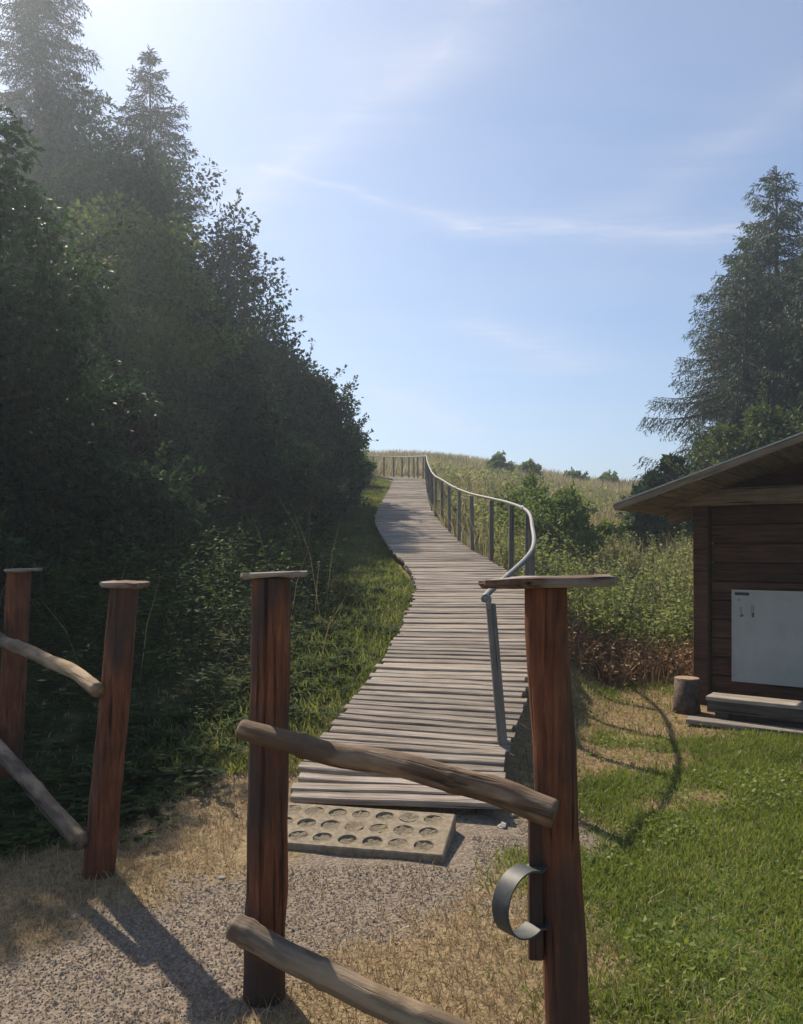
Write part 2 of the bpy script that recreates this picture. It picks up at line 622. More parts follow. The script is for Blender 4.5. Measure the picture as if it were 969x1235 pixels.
# ------------------------------------------------------------------ terrain
deck_tab = np.array([  # distance, pixel-free survey of both edges: right x, left x, height
    (4.62, 598, 349, 972), (4.9, 602, 352, 945), (5.4, 612, 382, 895), (6.5, 636, 446, 820), (8.3, 640, 490, 745),
    (10, 631, 502, 705), (11.3, 609, 495, 687), (12.8, 584, 481, 671), (14, 564, 471, 660), (15.8, 546, 460, 645),
    (17.5, 534, 454, 632), (19.5, 523, 454, 620), (22.5, 518, 461, 605), (27, 515, 470, 590), (31, 514, 474, 580)])
dd = deck_tab[:, 0]
XR = (deck_tab[:, 1] - 484.5) / 969 * dd
XL = (deck_tab[:, 2] - 484.5) / 969 * dd
DZ = EYE - (deck_tab[:, 3] - 660) / 969 * dd
DZ[0] = .10
ctrl = [((a + b) / 2, y, z, (a - b) / 2) for a, b, y, z in zip(XR, XL, dd, DZ)]
ctrl += [(.28, 33.6, 4.46, .64), (-.15, 35.9, 4.72, .64), (-1.2, 37.4, 4.92, .64), (-2.9, 38.3, 5.1, .64), (-5.2, 38.8, 5.25, .64), (-9, 39, 5.4, .64)]
ctrl = np.array(ctrl)


def catmull(P, m=24):
    Q = np.concatenate([2 * P[:1] - P[1:2], P, 2 * P[-1:] - P[-2:-1]])
    out = []
    for i in range(1, len(Q) - 2):
        t = np.linspace(0, 1, m, endpoint=False)[:, None]
        a, b, c, d = Q[i - 1], Q[i], Q[i + 1], Q[i + 2]
        out.append(.5 * (2 * b + (c - a) * t + (2 * a - 5 * b + 4 * c - d) * t ** 2 + (3 * b - a - 3 * c + d) * t ** 3))
    out.append(P[-1:])
    return np.concatenate(out)


path = catmull(ctrl)
for _ in range(18):
    path[1:-1] = path[1:-1] * .5 + (path[:-2] + path[2:]) * .25
arc = np.concatenate([[0], np.cumsum(np.linalg.norm(np.diff(path[:, :3], axis=0), axis=1))])


def at_arc(s):
    p = np.array([np.interp(s, arc, path[:, k]) for k in range(4)])
    q = np.array([np.interp(s + .25, arc, path[:, k]) for k in range(4)])
    r_ = np.array([np.interp(s - .25, arc, path[:, k]) for k in range(4)])
    t = unit((q - r_)[:3])
    return p[:3], t, p[3]


mono = path[path[:, 1] < 33.5]


def deck_x(d):
    return np.interp(d, mono[:, 1], mono[:, 0])


Lx = np.array([0, 3.6, 4.6, 5.4, 6.5, 8.3, 10, 11.3, 12.8, 14, 15.8, 17.5, 19.5, 22.5, 27, 31, 35, 39, 45, 52, 58, 70, 130, 300])
Lz = np.array([0, 0, .03, .16, .40, .73, .99, 1.13, 1.30, 1.44, 1.68, 1.94, 2.24, 2.72, 3.38, 4.0, 4.5, 4.98, 6.0, 7.2, 7.8, 8.0, 6.5, 3])
Rx = np.array([0, 9.5, 12, 16, 20, 30, 40, 52, 60, 70, 130, 300])
Rz = np.array([0, 0, .18, .68, 1.25, 2.7, 4.0, 5.3, 5.8, 5.9, 4.2, 1])


def ground_z(x, y):
    x, y = np.asarray(x, float), np.asarray(y, float)
    L = np.interp(y, Lx, Lz)
    Rr = np.interp(y, Rx, Rz)
    c = np.where(y < 33, deck_x(np.clip(y, 4.6, 33)), .28)
    W = np.interp(y, [5, 8, 14, 30, 52], [1.0, 1.3, 3.0, 8, 15.0])
    s0 = np.interp(y, [6, 12, 40], [.15, .1, 0])
    t = sstep(0, 1, (x - c - s0) / W)
    z = L * (1 - t) + Rr * t
    z = z + np.interp(y, [3, 6, 15, 40], [0, .03, .1, .2]) * (vnoise(x, y, 3.5, 4) - .5)
    z = z + .022 * (vnoise(x, y, .5, 9) - .5)
    far = sstep(12, 40, x - c) * sstep(20, 50, y)
    return z - far * .04 * np.maximum(x - 12, 0).clip(0, 40)


def seg_dist(x, y, pts):
    best = np.full(np.shape(x), 1e9)
    for (a, b), (c, d) in zip(pts[:-1], pts[1:]):
        dx, dy = c - a, d - b
        t = np.clip(((x - a) * dx + (y - b) * dy) / (dx * dx + dy * dy), 0, 1)
        best = np.minimum(best, np.hypot(x - a - t * dx, y - b - t * dy))
    return best


HUT_C = np.array([3.09, 8.25, 0])
HUT_A = math.atan2(-.57, .82)
hu = np.array([math.cos(HUT_A), math.sin(HUT_A)])
hv = np.array([-math.sin(HUT_A), math.cos(HUT_A)])


def hut_uv(x, y):
    return (x - HUT_C[0]) * hu[0] + (y - HUT_C[1]) * hu[1], (x - HUT_C[0]) * hv[0] + (y - HUT_C[1]) * hv[1]


def zones(x, y):
    """gravel, dry grass, bare soil, lawn weights of the ground at x, y"""
    n1 = vnoise(x, y, .55, 21, 4) - .5
    n2 = vnoise(x, y, 1.6, 5, 3) - .5
    gd = seg_dist(x, y, [(-2.4, 1.4), (-1.35, 2.75), (-.85, 3.35), (-.2, 3.95), (.45, 4.3)])
    gravel = sstep(.80, .36, gd + n1 * .8)
    bx = np.interp(y, [0, 2.6, 3.2, 4.2, 5.5, 7, 9], [1.05, .95, .72, .80, 1.25, 1.75, 2.3])
    lawn = sstep(-.25, .3, x - bx + n1 * .9 + n2 * .4)
    u, v = hut_uv(x, y)
    worn = sstep(1.25, .45, np.hypot((x - 2.25) / 1.05, (y - 7.7) / 1.7) + n1 * 1.3)
    worn = np.maximum(worn, sstep(1.0, .3, np.hypot((x - 1.7) / .75, (y - 5.9) / 1.0) + n1 * 2.0))
    band = sstep(9.0, 9.9, y + n1) * sstep(.5, 1.5, x)
    lawn = lawn * (1 - worn) * (1 - band) * sstep(11, 9.5, y)
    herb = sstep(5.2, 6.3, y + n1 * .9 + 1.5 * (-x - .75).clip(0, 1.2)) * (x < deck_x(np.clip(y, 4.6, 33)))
    dry = np.clip(1 - gravel - lawn - worn - herb, 0, 1)
    return gravel * (1 - lawn), dry, np.maximum(worn, band * .8), lawn, herb


def build_ground():
    def axis(segs):
        out = []
        for a, b, n in segs:
            out.append(np.linspace(a, b, n, endpoint=False))
        return np.concatenate(out + [[segs[-1][1]]])
    xs = axis([(-1500, -200, 6), (-200, -40, 10), (-40, -10, 20), (-10, -3, 35), (-3, 5, 120), (5, 12, 35), (12, 45, 24), (45, 200, 10), (200, 1500, 6)])
    ys = axis([(-200, -10, 5), (-10, 1, 12), (1, 2.2, 12), (2.2, 9, 120), (9, 20, 60), (20, 75, 60), (75, 320, 20), (320, 3000, 8)])
    X, Y = np.meshgrid(xs, ys)
    Z = ground_z(X, Y)
    nx, ny = len(xs), len(ys)
    i = np.arange(ny - 1)[:, None] * nx
    j = np.arange(nx - 1)[None]
    F = np.stack([i + j, i + j + 1, i + nx + j + 1, i + nx + j], -1).reshape(-1, 4)
    m, nt, nd, lk, bs = mat_new('ground_cover')
    at = nd.new('ShaderNodeAttribute')
    at.attribute_name = 'zone'
    at2 = nd.new('ShaderNodeAttribute')
    at2.attribute_name = 'zone_b'
    sp = nd.new('ShaderNodeSeparateColor')
    lk.new(at.outputs['Color'], sp.inputs[0])
    sp2 = nd.new('ShaderNodeSeparateColor')
    lk.new(at2.outputs['Color'], sp2.inputs[0])
    tc = nd.new('ShaderNodeTexCoord')

    def tex(scale, detail, stops, rough=.6):
        n = nd.new('ShaderNodeTexNoise')
        n.inputs['Scale'].default_value = scale
        n.inputs['Detail'].default_value = detail
        n.inputs['Roughness'].default_value = rough
        lk.new(tc.outputs['Object'], n.inputs[0])
        r = ramp(nd, stops)
        lk.new(n.outputs[0], r.inputs[0])
        return r.outputs[0], n.outputs[0]
    vo = nd.new('ShaderNodeTexVoronoi')
    vo.inputs['Scale'].default_value = 75
    lk.new(tc.outputs['Object'], vo.inputs[0])
    gr = ramp(nd, [(.0, (.13, .105, .08)), (.5, (.22, .18, .14)), (1, (.30, .255, .205))])
    lk.new(vo.outputs['Color'], gr.inputs[0])
    dryc, _ = tex(22, 8, [(.3, (.13, .09, .05)), (.5, (.25, .19, .11)), (.7, (.36, .28, .165))], .7)
    soil, _ = tex(9, 8, [(.3, (.12, .085, .05)), (.5, (.24, .17, .095)), (.7, (.33, .25, .15))], .7)
    lawn, _ = tex(14, 8, [(.3, (.035, .06, .015)), (.5, (.07, .105, .025)), (.7, (.13, .13, .05))], .7)
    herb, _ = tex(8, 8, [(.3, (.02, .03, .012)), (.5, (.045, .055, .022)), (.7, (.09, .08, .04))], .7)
    mead, _ = tex(1.1, 10, [(.3, (.09, .11, .035)), (.5, (.19, .17, .065)), (.7, (.30, .245, .11))], .7)
    # zone edges broken up by noise
    en = nd.new('ShaderNodeTexNoise')
    en.inputs['Scale'].default_value = 18
    en.inputs['Detail'].default_value = 6
    lk.new(tc.outputs['Object'], en.inputs[0])

    def edge(w):
        a = nd.new('ShaderNodeMath')
        a.operation = 'ADD'
        lk.new(w, a.inputs[0])
        lk.new(en.outputs[0], a.inputs[1])
        b = nd.new('ShaderNodeMapRange')
        b.inputs[1].default_value = .82
        b.inputs[2].default_value = 1.18
        lk.new(a.outputs[0], b.inputs[0])
        return b.outputs[0]

    def mix(f, a, b):
        n = nd.new('ShaderNodeMix')
        n.data_type = 'RGBA'
        lk.new(f, n.inputs[0])
        lk.new(a, n.inputs[6])
        lk.new(b, n.inputs[7])
        return n.outputs[2]
    c = mix(edge(sp.outputs[0]), dryc, gr.outputs[0])
    c = mix(edge(sp.outputs[1]), c, soil)
    c = mix(edge(sp.outputs[2]), c, lawn)
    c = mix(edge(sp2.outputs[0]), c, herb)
    c = mix(edge(sp2.outputs[1]), c, mead)
    lk.new(c, bs.inputs['Base Color'])
    bs.inputs['Roughness'].default_value = .95
    bs.inputs['Specular IOR Level'].default_value = .1
    bn = nd.new('ShaderNodeTexNoise')
    bn.inputs['Scale'].default_value = 60
    bn.inputs['Detail'].default_value = 8
    lk.new(tc.outputs['Object'], bn.inputs[0])
    bp = nd.new('ShaderNodeBump')
    bp.inputs['Strength'].default_value = .8
    bp.inputs['Distance'].default_value = .02
    lk.new(bn.outputs[0], bp.inputs['Height'])
    lk.new(bp.outputs[0], bs.inputs['Normal'])
    mb = MB().add(np.stack([X, Y, Z], -1), F)
    o = mb.build('ground', m, smooth=True)
    g, d, s, l, h = zones(X.ravel(), Y.ravel())
    yy = Y.ravel()
    md = sstep(10.5, 13, yy)
    one = np.ones_like(g)
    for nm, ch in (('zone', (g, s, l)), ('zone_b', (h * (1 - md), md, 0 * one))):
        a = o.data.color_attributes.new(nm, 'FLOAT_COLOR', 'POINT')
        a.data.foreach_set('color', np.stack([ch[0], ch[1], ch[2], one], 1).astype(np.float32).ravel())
    tag(o, kind='structure')
    return o


ground = build_ground()


# ------------------------------------------------------------------ boardwalk and railing
def build_boardwalk():
    t = thing('boardwalk', 'weathered grey plank boardwalk curving up the grassy hill', 'boardwalk', (0, 0, 0))
    variants = []
    for k in range(8):
        r = np.random.default_rng(100 + k)
        w, h = .080 + r.uniform(-.008, .006), .034
        n = 5
        xs = np.linspace(-.5, .5, n)
        prof = np.array([[-w / 2, -h], [w / 2, -h], [w / 2, -.006], [w / 2 - .007, 0], [-w / 2 + .007, 0], [-w / 2, -.006]])
        bow = r.normal(0, .0022, (n, 2))
        V = np.stack([np.c_[np.full(6, xs[i]), prof[:, 0] + bow[i, 0] + r.normal(0, .0009, 6), prof[:, 1] + bow[i, 1]] for i in range(n)])
        a = np.arange(6)
        b = (a + 1) % 6
        F = [np.concatenate([np.stack([a + i * 6, a + (i + 1) * 6, b + (i + 1) * 6, b + i * 6], 1) for i in range(n - 1)])]
        F.append(a[::-1][None])
        F.append((a + (n - 1) * 6)[None])
        mbp = MB().add(V, F)
        for ex in (-.43, .43):
            a6 = np.linspace(0, 6.283, 6, endpoint=False)
            mbp.add(np.c_[ex + np.cos(a6) * .0035 + r.normal(0, .004), np.sin(a6) * .0045 + r.normal(0, .006) + np.zeros(6), np.full(6, .0015)], np.arange(6)[None])
        variants.append(mbp.mesh('plank', M_deck))
    s, i, far = .13, 0, MB()
    r = random.Random(5)
    S_end = arc[-1] - .2
    while s < S_end:
        p, tn, hw = at_arc(s)
        yaw = math.atan2(tn[1], tn[0]) - math.pi / 2
        pitch = math.asin(tn[2])
        roll = r.gauss(0, .004)
        yaw += r.gauss(0, .010) - .05 * math.exp(-s / .4)
        ln = 2 * hw + r.uniform(-.015, .045)
        off = r.gauss(0, .012)
        dz = r.gauss(0, .0035)
        loc = (p[0] + math.cos(yaw) * off, p[1] + math.sin(yaw) * off, p[2] + dz)
        if i < 290:
            o = link('plank', variants[r.randrange(8)], t, loc, (pitch + r.gauss(0, .02), roll, yaw), (ln, 1, 1))
        else:
            V, F = box((0, 0, -.017), (ln, .092, .034))
            cp, sp_ = math.cos(pitch), math.sin(pitch)
            V = V @ np.array([[1, 0, 0], [0, cp, -sp_], [0, sp_, cp]]).T @ rotz(yaw).T + np.array(loc)
            far.add(V, F)
        i += 1
        s += .100 + r.uniform(-.003, .004)
    o = far.build('plank', M_deck, t)
    tag(o, kind='stuff')
    # the beams the planks are nailed to and the short legs under them
    for side in (-1, 1):
        pts = []
        for s in np.arange(.15, S_end, .5):
            p, tn, hw = at_arc(s)
            rt = unit(np.array([tn[1], -tn[0], 0]))
            pts.append(p + rt * side * (hw - .09) + np.array([0, 0, -.115]))
        V, F = tube(pts, .062, 4, True, 0)
        MB().add(V, F).build('beam', M_beam, t)
    for s in np.arange(1.2, 32, 1.9):
        p, tn, hw = at_arc(s)
        rt = unit(np.array([tn[1], -tn[0], 0]))
        for side in (-1, 1):
            q = p + rt * side * (hw - .12)
            g = float(ground_z(q[0], q[1])) - .2
            if q[2] - .17 - g < .1:
                continue
            V, F = tube([(q[0], q[1], g), (q[0], q[1], q[2] - .16)], .05, 6)
            MB().add(V, F).build('leg', M_beam, t)
    return t


build_boardwalk()


def build_railing():
    t = thing('railing', 'grey post railing with round steel handrail along the boardwalk edge', 'railing', (0, 0, 0))
    tops = []
    s = .90
    V0, F0 = box((0, 0, 0), (1.22, .062, .062), None, .006)
    V0 = V0[:, [1, 2, 0]]
    V0[:, 2] += .29
    pm = MB().add(V0, F0).mesh('post', M_rpost)
    V1 = V0.copy()
    V1[:, 2] = np.where(V1[:, 2] < 0, -.03, V1[:, 2])
    pm0 = MB().add(V1, F0).mesh('post', M_rpost)
    i = 0
    while s < arc[-1] - .3:
        p, tn, hw = at_arc(s)
        rt = unit(np.array([tn[1], -tn[0], 0]))
        q = p + rt * (hw + .01)
        if i == 0:
            q = q - rt * .055
        yaw = math.atan2(tn[1], tn[0])
        lean = -.085 if i == 0 else random.gauss(0, .012)
        o = link('post', pm if i else pm0, t, q + np.array([0, 0, .02]), (random.gauss(0, .01), lean, yaw if i else 0))
        if i == 0:
            tops.append(q + np.array([-.095, -.03, .955]))
            tops.append(q + np.array([-.075, .12, .985]))
        else:
            tops.append(q + np.array([0, 0, .955]))
        i += 1
        s += 1.5 if i == 1 else (1.36 if p[1] < 34.5 else .55)
    tops = np.array(tops)
    P = catmull(tops, 8)
    V, F = tube(P, .021, 8)
    MB().add(V, F).build('handrail', M_steel, t, True)
    for k in (4, 34, 66):
        V, F = tube(P[k:k + 2], .031, 8)
        MB().add(V, F).build('rail_sleeve', M_steel, t)
    V, F = tube([tops[0] + np.array([0, 0, -.07]), tops[0] + np.array([.004, 0, .0])], .018, 8)
    MB().add(V, F).build('rail_bracket', M_steel, t)
    return t


build_railing()


def build_pad():
    t = thing('concrete_slab', 'concrete slab with rows of round hollows at the foot of the boardwalk', 'paver', (-.255, 4.36, .085), R(-12))
    t.rotation_euler = (R(8), 0, R(-12))
    px, py = .136, .142
    nx, ny = 7, 3
    mx = .045
    W, D = nx * px + 2 * mx, ny * py + .03
    k = 16
    mb, hol = MB(), MB()
    x0, y0 = -W / 2, -D / 2
    rad, dep = .054, .013
    ang = np.linspace(0, 2 * math.pi, k, endpoint=False)
    cs, sn = np.cos(ang), np.sin(ang)
    r = np.random.default_rng(3)
    for a in range(nx):
        for b in range(ny):
            c = np.array([x0 + mx + (a + .5) * px, y0 + .015 + (b + .5) * py])
            rr = rad * r.uniform(.94, 1.05)
            m = np.maximum(np.abs(cs), np.abs(sn))
            sq = np.c_[c[0] + cs / m * px / 2, c[1] + sn / m * py / 2, np.zeros(k)]
            ci = np.c_[c[0] + cs * rr, c[1] + sn * rr, np.zeros(k)]
            ci2 = np.c_[c[0] + cs * rr * .95, c[1] + sn * rr * .95, np.full(k, -dep)]
            j = np.arange(k)
            j2 = (j + 1) % k
            mb.add(np.concatenate([sq, ci, ci2]), [np.stack([j, j2, j2 + k, j + k], 1), np.stack([j + k, j2 + k, j2 + 2 * k, j + 2 * k], 1)])
            dn = r.uniform(-.012, .004)
            hol.add(np.concatenate([np.c_[c[0] + cs * rr * .96, c[1] + sn * rr * .96, np.full(k, -dep + .012 + dn) + r.normal(0, .003, k)], [[c[0], c[1], -dep + .004 + dn]]]),
                    np.stack([j, j2, np.full(k, k)], 1))
    xi0, xi1, yi0, yi1 = x0 + mx, -x0 - mx, y0 + .015, -y0 - .015
    b = .006
    O = [(x0, y0), (-x0, y0), (-x0, -y0), (x0, -y0)]
    I = [(xi0, yi0), (xi1, yi0), (xi1, yi1), (xi0, yi1)]
    V = [(x, y, 0) for x, y in I] + [(x * (1 - .012), y * (1 - .025), 0) for x, y in O] + [(x, y, -b) for x, y in O] + [(x, y, -.16) for x, y in O]
    F = []
    for lev in range(3):
        for q in range(4):
            q2 = (q + 1) % 4
            F.append((lev * 4 + 4 + q, lev * 4 + 4 + q2, lev * 4 + q2, lev * 4 + q))
    mb.add(V, np.array(F))
    mb.build('slab', M_conc, t)
    hol.build('hollow_filling', M_grit, t)


build_pad()


# ------------------------------------------------------------------ rustic fences
def split_post(parent, base, top, r0, r1, seed, crack=False):
    r = np.random.default_rng(seed)
    base, top = np.array(base, float), np.array(top, float)
    n = 14
    ts = np.linspace(0, 1, n)
    pts = base + (top - base) * ts[:, None]
    pts[:, 0] += r.normal(0, .0022, n)
    k = 26
    ang = np.linspace(0, 2 * math.pi, k, endpoint=False)
    rad = (r0 + (r1 - r0) * ts)[:, None] * (1 + .035 * np.sin(2 * ang + seed)[None] + .02 * np.sin(5 * ang + 2 * seed)[None] + r.normal(0, .008, (n, k)))
    if crack:
        kc = np.argmin(np.abs(ang - R(262)))
        dep = np.interp(ts, [0, .3, .5, 1], [0.02, .06, .16, .24])
        rad[:, kc] *= 1 - dep
        V_ang = np.broadcast_to(ang, (n, k)).copy()
        V_ang[:, kc - 1] += R(6.5)
        V_ang[:, kc + 1] -= R(6.5)
    else:
        V_ang = np.broadcast_to(ang, (n, k))
    V = pts[:, None] + np.stack([np.cos(V_ang) * rad, np.sin(V_ang) * rad, np.zeros((n, k))], -1)
    i = np.arange(n - 1)[:, None] * k
    j = np.arange(k)[None]
    j2 = (j + 1) % k
    F = [np.stack([i + j, i + j2, i + k + j2, i + k + j], -1).reshape(-1, 4), (np.arange(k) + (n - 1) * k)[None]]
    o = MB()
    o.add(V.reshape(-1, 3) - base, F)
    ob = o.build('post', M_post, parent, False, base)
    return ob


def cap_board(post, base, c, lx, ly, th, yaw, seed, tilt=(0, 0), taper=.0):
    r = np.random.default_rng(seed)
    k = 22
    ang = np.linspace(0, 2 * math.pi, k, endpoint=False)
    e = .62
    x = np.sign(np.cos(ang)) * np.abs(np.cos(ang)) ** e * lx / 2
    y = np.sign(np.sin(ang)) * np.abs(np.sin(ang)) ** e * ly / 2
    jag = 1 + r.normal(0, .03, k)
    x, y = x * jag, y * jag
    y = y * (1 - taper * sstep(-.1, -.5, x / lx))
    top = np.c_[x, y, np.full(k, th / 2) + r.normal(0, .0015, k) - taper * .4 * th * sstep(-.2, -.5, x / lx)]
    mid = np.c_[x * 1.01, y * 1.02, np.full(k, -th * .1) + r.normal(0, .003, k)]
    bot = np.c_[x * .95, y * .93, np.full(k, -th / 2) + r.normal(0, .002, k)]
    V = np.concatenate([top, mid, bot, [[0, 0, th / 2 + .002], [0, 0, -th / 2]]])
    j = np.arange(k)
    j2 = (j + 1) % k
    F = [np.stack([j + k, j2 + k, j2, j], 1), np.stack([j + 2 * k, j2 + 2 * k, j2 + k, j + k], 1),
         np.concatenate([np.stack([j, j2, np.full(k, 3 * k)], 1), np.stack([j2 + 2 * k, j + 2 * k, np.full(k, 3 * k + 1)], 1)])]
    o = MB().add(V, F).build('cap', M_cap, post)
    o.location = np.array(c) - np.array(base)
    o.rotation_euler = (tilt[0], tilt[1], yaw)
    return o


def log_rail(parent, a, b, r0, r1, mat, seed, bow=.012, knots=()):
    a, b = np.array(a, float), np.array(b, float)
    L = np.linalg.norm(b - a)
    r = np.random.default_rng(seed)
    n, k = 90, 28
    x = np.linspace(0, L, n)
    t = x / L
    rad = r0 + (r1 - r0) * t
    for kt, kr in knots:
        rad = rad + kr * np.exp(-((t - kt) / .014) ** 2)
    rad[0] *= .86
    rad[-1] *= .95
    pts = np.c_[x, bow * np.sin(t * 5 + seed), bow * np.sin(t * 7 + 2 * seed) + bow * .35 * np.sin(t * 19 + seed)]
    pts[:, 1:] -= t[:, None] * pts[-1:, 1:] + (1 - t[:, None]) * pts[:1, 1:]
    V, F = tube(pts, rad, k, True, 0, seed=seed)
    # bark ridges along the log, dents, and patches where the bark has come off
    tt, aa = np.meshgrid(x, np.arange(k), indexing='ij')
    ridge = vnoise(tt / .16, aa / 1.1, 1, seed, 2) - .5
    lump = vnoise(tt / .09, aa / 5.0, 1, seed + 3, 3) - .5
    peel = sstep(.50, .58, vnoise(tt / .22, aa / 7.0, 1, seed + 7, 3))
    f = 1 + .05 * ridge + .075 * lump - .06 * peel
    f[:, -1] = (f[:, 0] + f[:, -2]) / 2
    W_ = V[:n * k].reshape(n, k, 3)
    W_ = pts[:, None] + (W_ - pts[:, None]) * f[..., None]
    V = np.concatenate([W_.reshape(-1, 3), V[n * k:]])
    o = MB().add(V, F).build('rail', mat, parent, True)
    ca = o.data.color_attributes.new('peel', 'FLOAT_COLOR', 'POINT')
    pv_ = np.concatenate([peel.ravel(), [0.6, 0.6]])
    ca.data.foreach_set('color', np.stack([pv_, pv_, pv_, np.ones_like(pv_)], 1).astype(np.float32).ravel())
    T = unit(b - a)
    yaw = math.atan2(T[1], T[0])
    pit = -math.asin(T[2])
    o.location = a
    o.rotation_euler = (0, pit, yaw)
    return o


# near fence: two posts, two rails
f1 = thing('rustic_fence', 'red brown fence of two capped posts before the boardwalk, steel loop on one', 'fence', (0, 2.65, 0), 0, 'rustic log fences')
inv = np.array([0, 2.65, 0])
lb = np.array((-.487, 2.85, -.12)) - inv
lt = np.array((-.463, 2.87, 1.49)) - inv
p1 = split_post(f1, lb, lt, .073, .067, 2, True)
p1.name = 'post'
cap_board(p1, lb, lt + np.array((.012, 0, .012)), .235, .17, .018, R(4), 4, (R(-1), R(-1.5)), .2)
rb = np.array((.533, 2.52, -.12)) - inv
rt_ = np.array((.445, 2.50, 1.475)) - inv
p2 = split_post(f1, rb, rt_, .071, .067, 5)
cap_board(p2, rb, rt_ + np.array((.010, -.01, .018)), .415, .20, .030, R(2), 9, (R(0), R(-1.0)), .55)
log_rail(f1, np.array((-.545, 2.725, .985)) - inv, np.array((.455, 2.375, .812)) - inv, .035, .045, M_log, 11, .010,
         [(.22, .006), (.70, .004)])
log_rail(f1, np.array((-.57, 2.71, .325)) - inv, np.array((.50, 2.37, -.01)) - inv, .045, .049, M_logd, 14, .008, [(.05, .006), (.3, .006)])


def strap_loop():
    """flat steel strap bent to an open ring, bolted to the post by two tabs"""
    c = np.array((.368, 2.43, .528)) - inv
    rad = .098
    ax = unit(np.array([.62, -.78, 0]))           # width direction of the strap
    sx = unit(np.array([.78, .62, 0]))            # across the ring
    up = np.array([0, 0, 1.0])
    angs = np.linspace(R(62), R(298), 72)
    pts = [c + sx * .105 + up * .088, c + sx * .072 + up * .093]
    pts += [c + (sx * math.cos(a) + up * math.sin(a)) * rad for a in angs]
    pts += [c + sx * .072 - up * .093, c + sx * .112 - up * .086]
    pts = np.array(pts)
    T = unit(np.gradient(pts, axis=0))
    N = np.cross(T, ax)
    w, th = .032, .0028
    n = len(pts)
    wv = np.full(n, w)
    wv[0] = wv[-1] = w * .45
    V = np.stack([pts - ax * wv[:, None] - N * th, pts + ax * wv[:, None] - N * th, pts + ax * wv[:, None] + N * th, pts - ax * wv[:, None] + N * th], 1)
    i = np.arange(n - 1)[:, None] * 4
    j = np.arange(4)[None]
    j2 = (j + 1) % 4
    F = [np.stack([i + j, i + j2, i + 4 + j2, i + 4 + j], -1).reshape(-1, 4), np.array([[3, 2, 1, 0], [n * 4 - 4, n * 4 - 3, n * 4 - 2, n * 4 - 1]])]
    o = MB().add(V.reshape(-1, 3) - rb, F).build('steel_loop', M_strap, p2)
    return o


strap_loop()
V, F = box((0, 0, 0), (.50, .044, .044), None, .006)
o = MB().add(V[:, [1, 2, 0]] + (np.array((.416, 2.49, .58)) - inv) - rb, F).build('shaded_edge_strip', M_post, p2)  # added strip standing in for the post's shaded, notched edge

# the fence further in, under the trees
f2 = thing('rustic_fence', 'shaded red brown fence at the edge of the wood, peeled rails with painted sun dapples', 'fence', (-2, 4.6, 0), 0, 'rustic log fences')
inv2 = np.array([-2, 4.6, 0])
ab = np.array((-1.475, 3.9, -.1)) - inv2
a_t = np.array((-1.352, 3.92, 1.405)) - inv2
q1 = split_post(f2, ab, a_t, .074, .066, 8)
cap_board(q1, ab, a_t + np.array((0, 0, .014)), .225, .17, .026, R(-6), 12, (R(2), R(1.5)), .15)
bb = np.array((-2.56, 5.2, -.1)) - inv2
bt = np.array((-2.475, 5.2, 1.44)) - inv2
q2 = split_post(f2, bb, bt, .078, .072, 6)
cap_board(q2, bb, bt + np.array((0.03, 0, .012)), .22, .19, .020, R(10), 15, (0, R(-1)), .1)
log_rail(f2, np.array((-2.95, 5.45, 1.13)) - inv2, np.array((-1.452, 3.84, .915)) - inv2, .040, .036, M_logd, 23, .016, [(.45, .006)])
log_rail(f2, np.array((-2.95, 5.45, .50)) - inv2, np.array((-1.525, 3.83, .195)) - inv2, .045, .043, M_logd, 27, .010, [(.7, .004)])


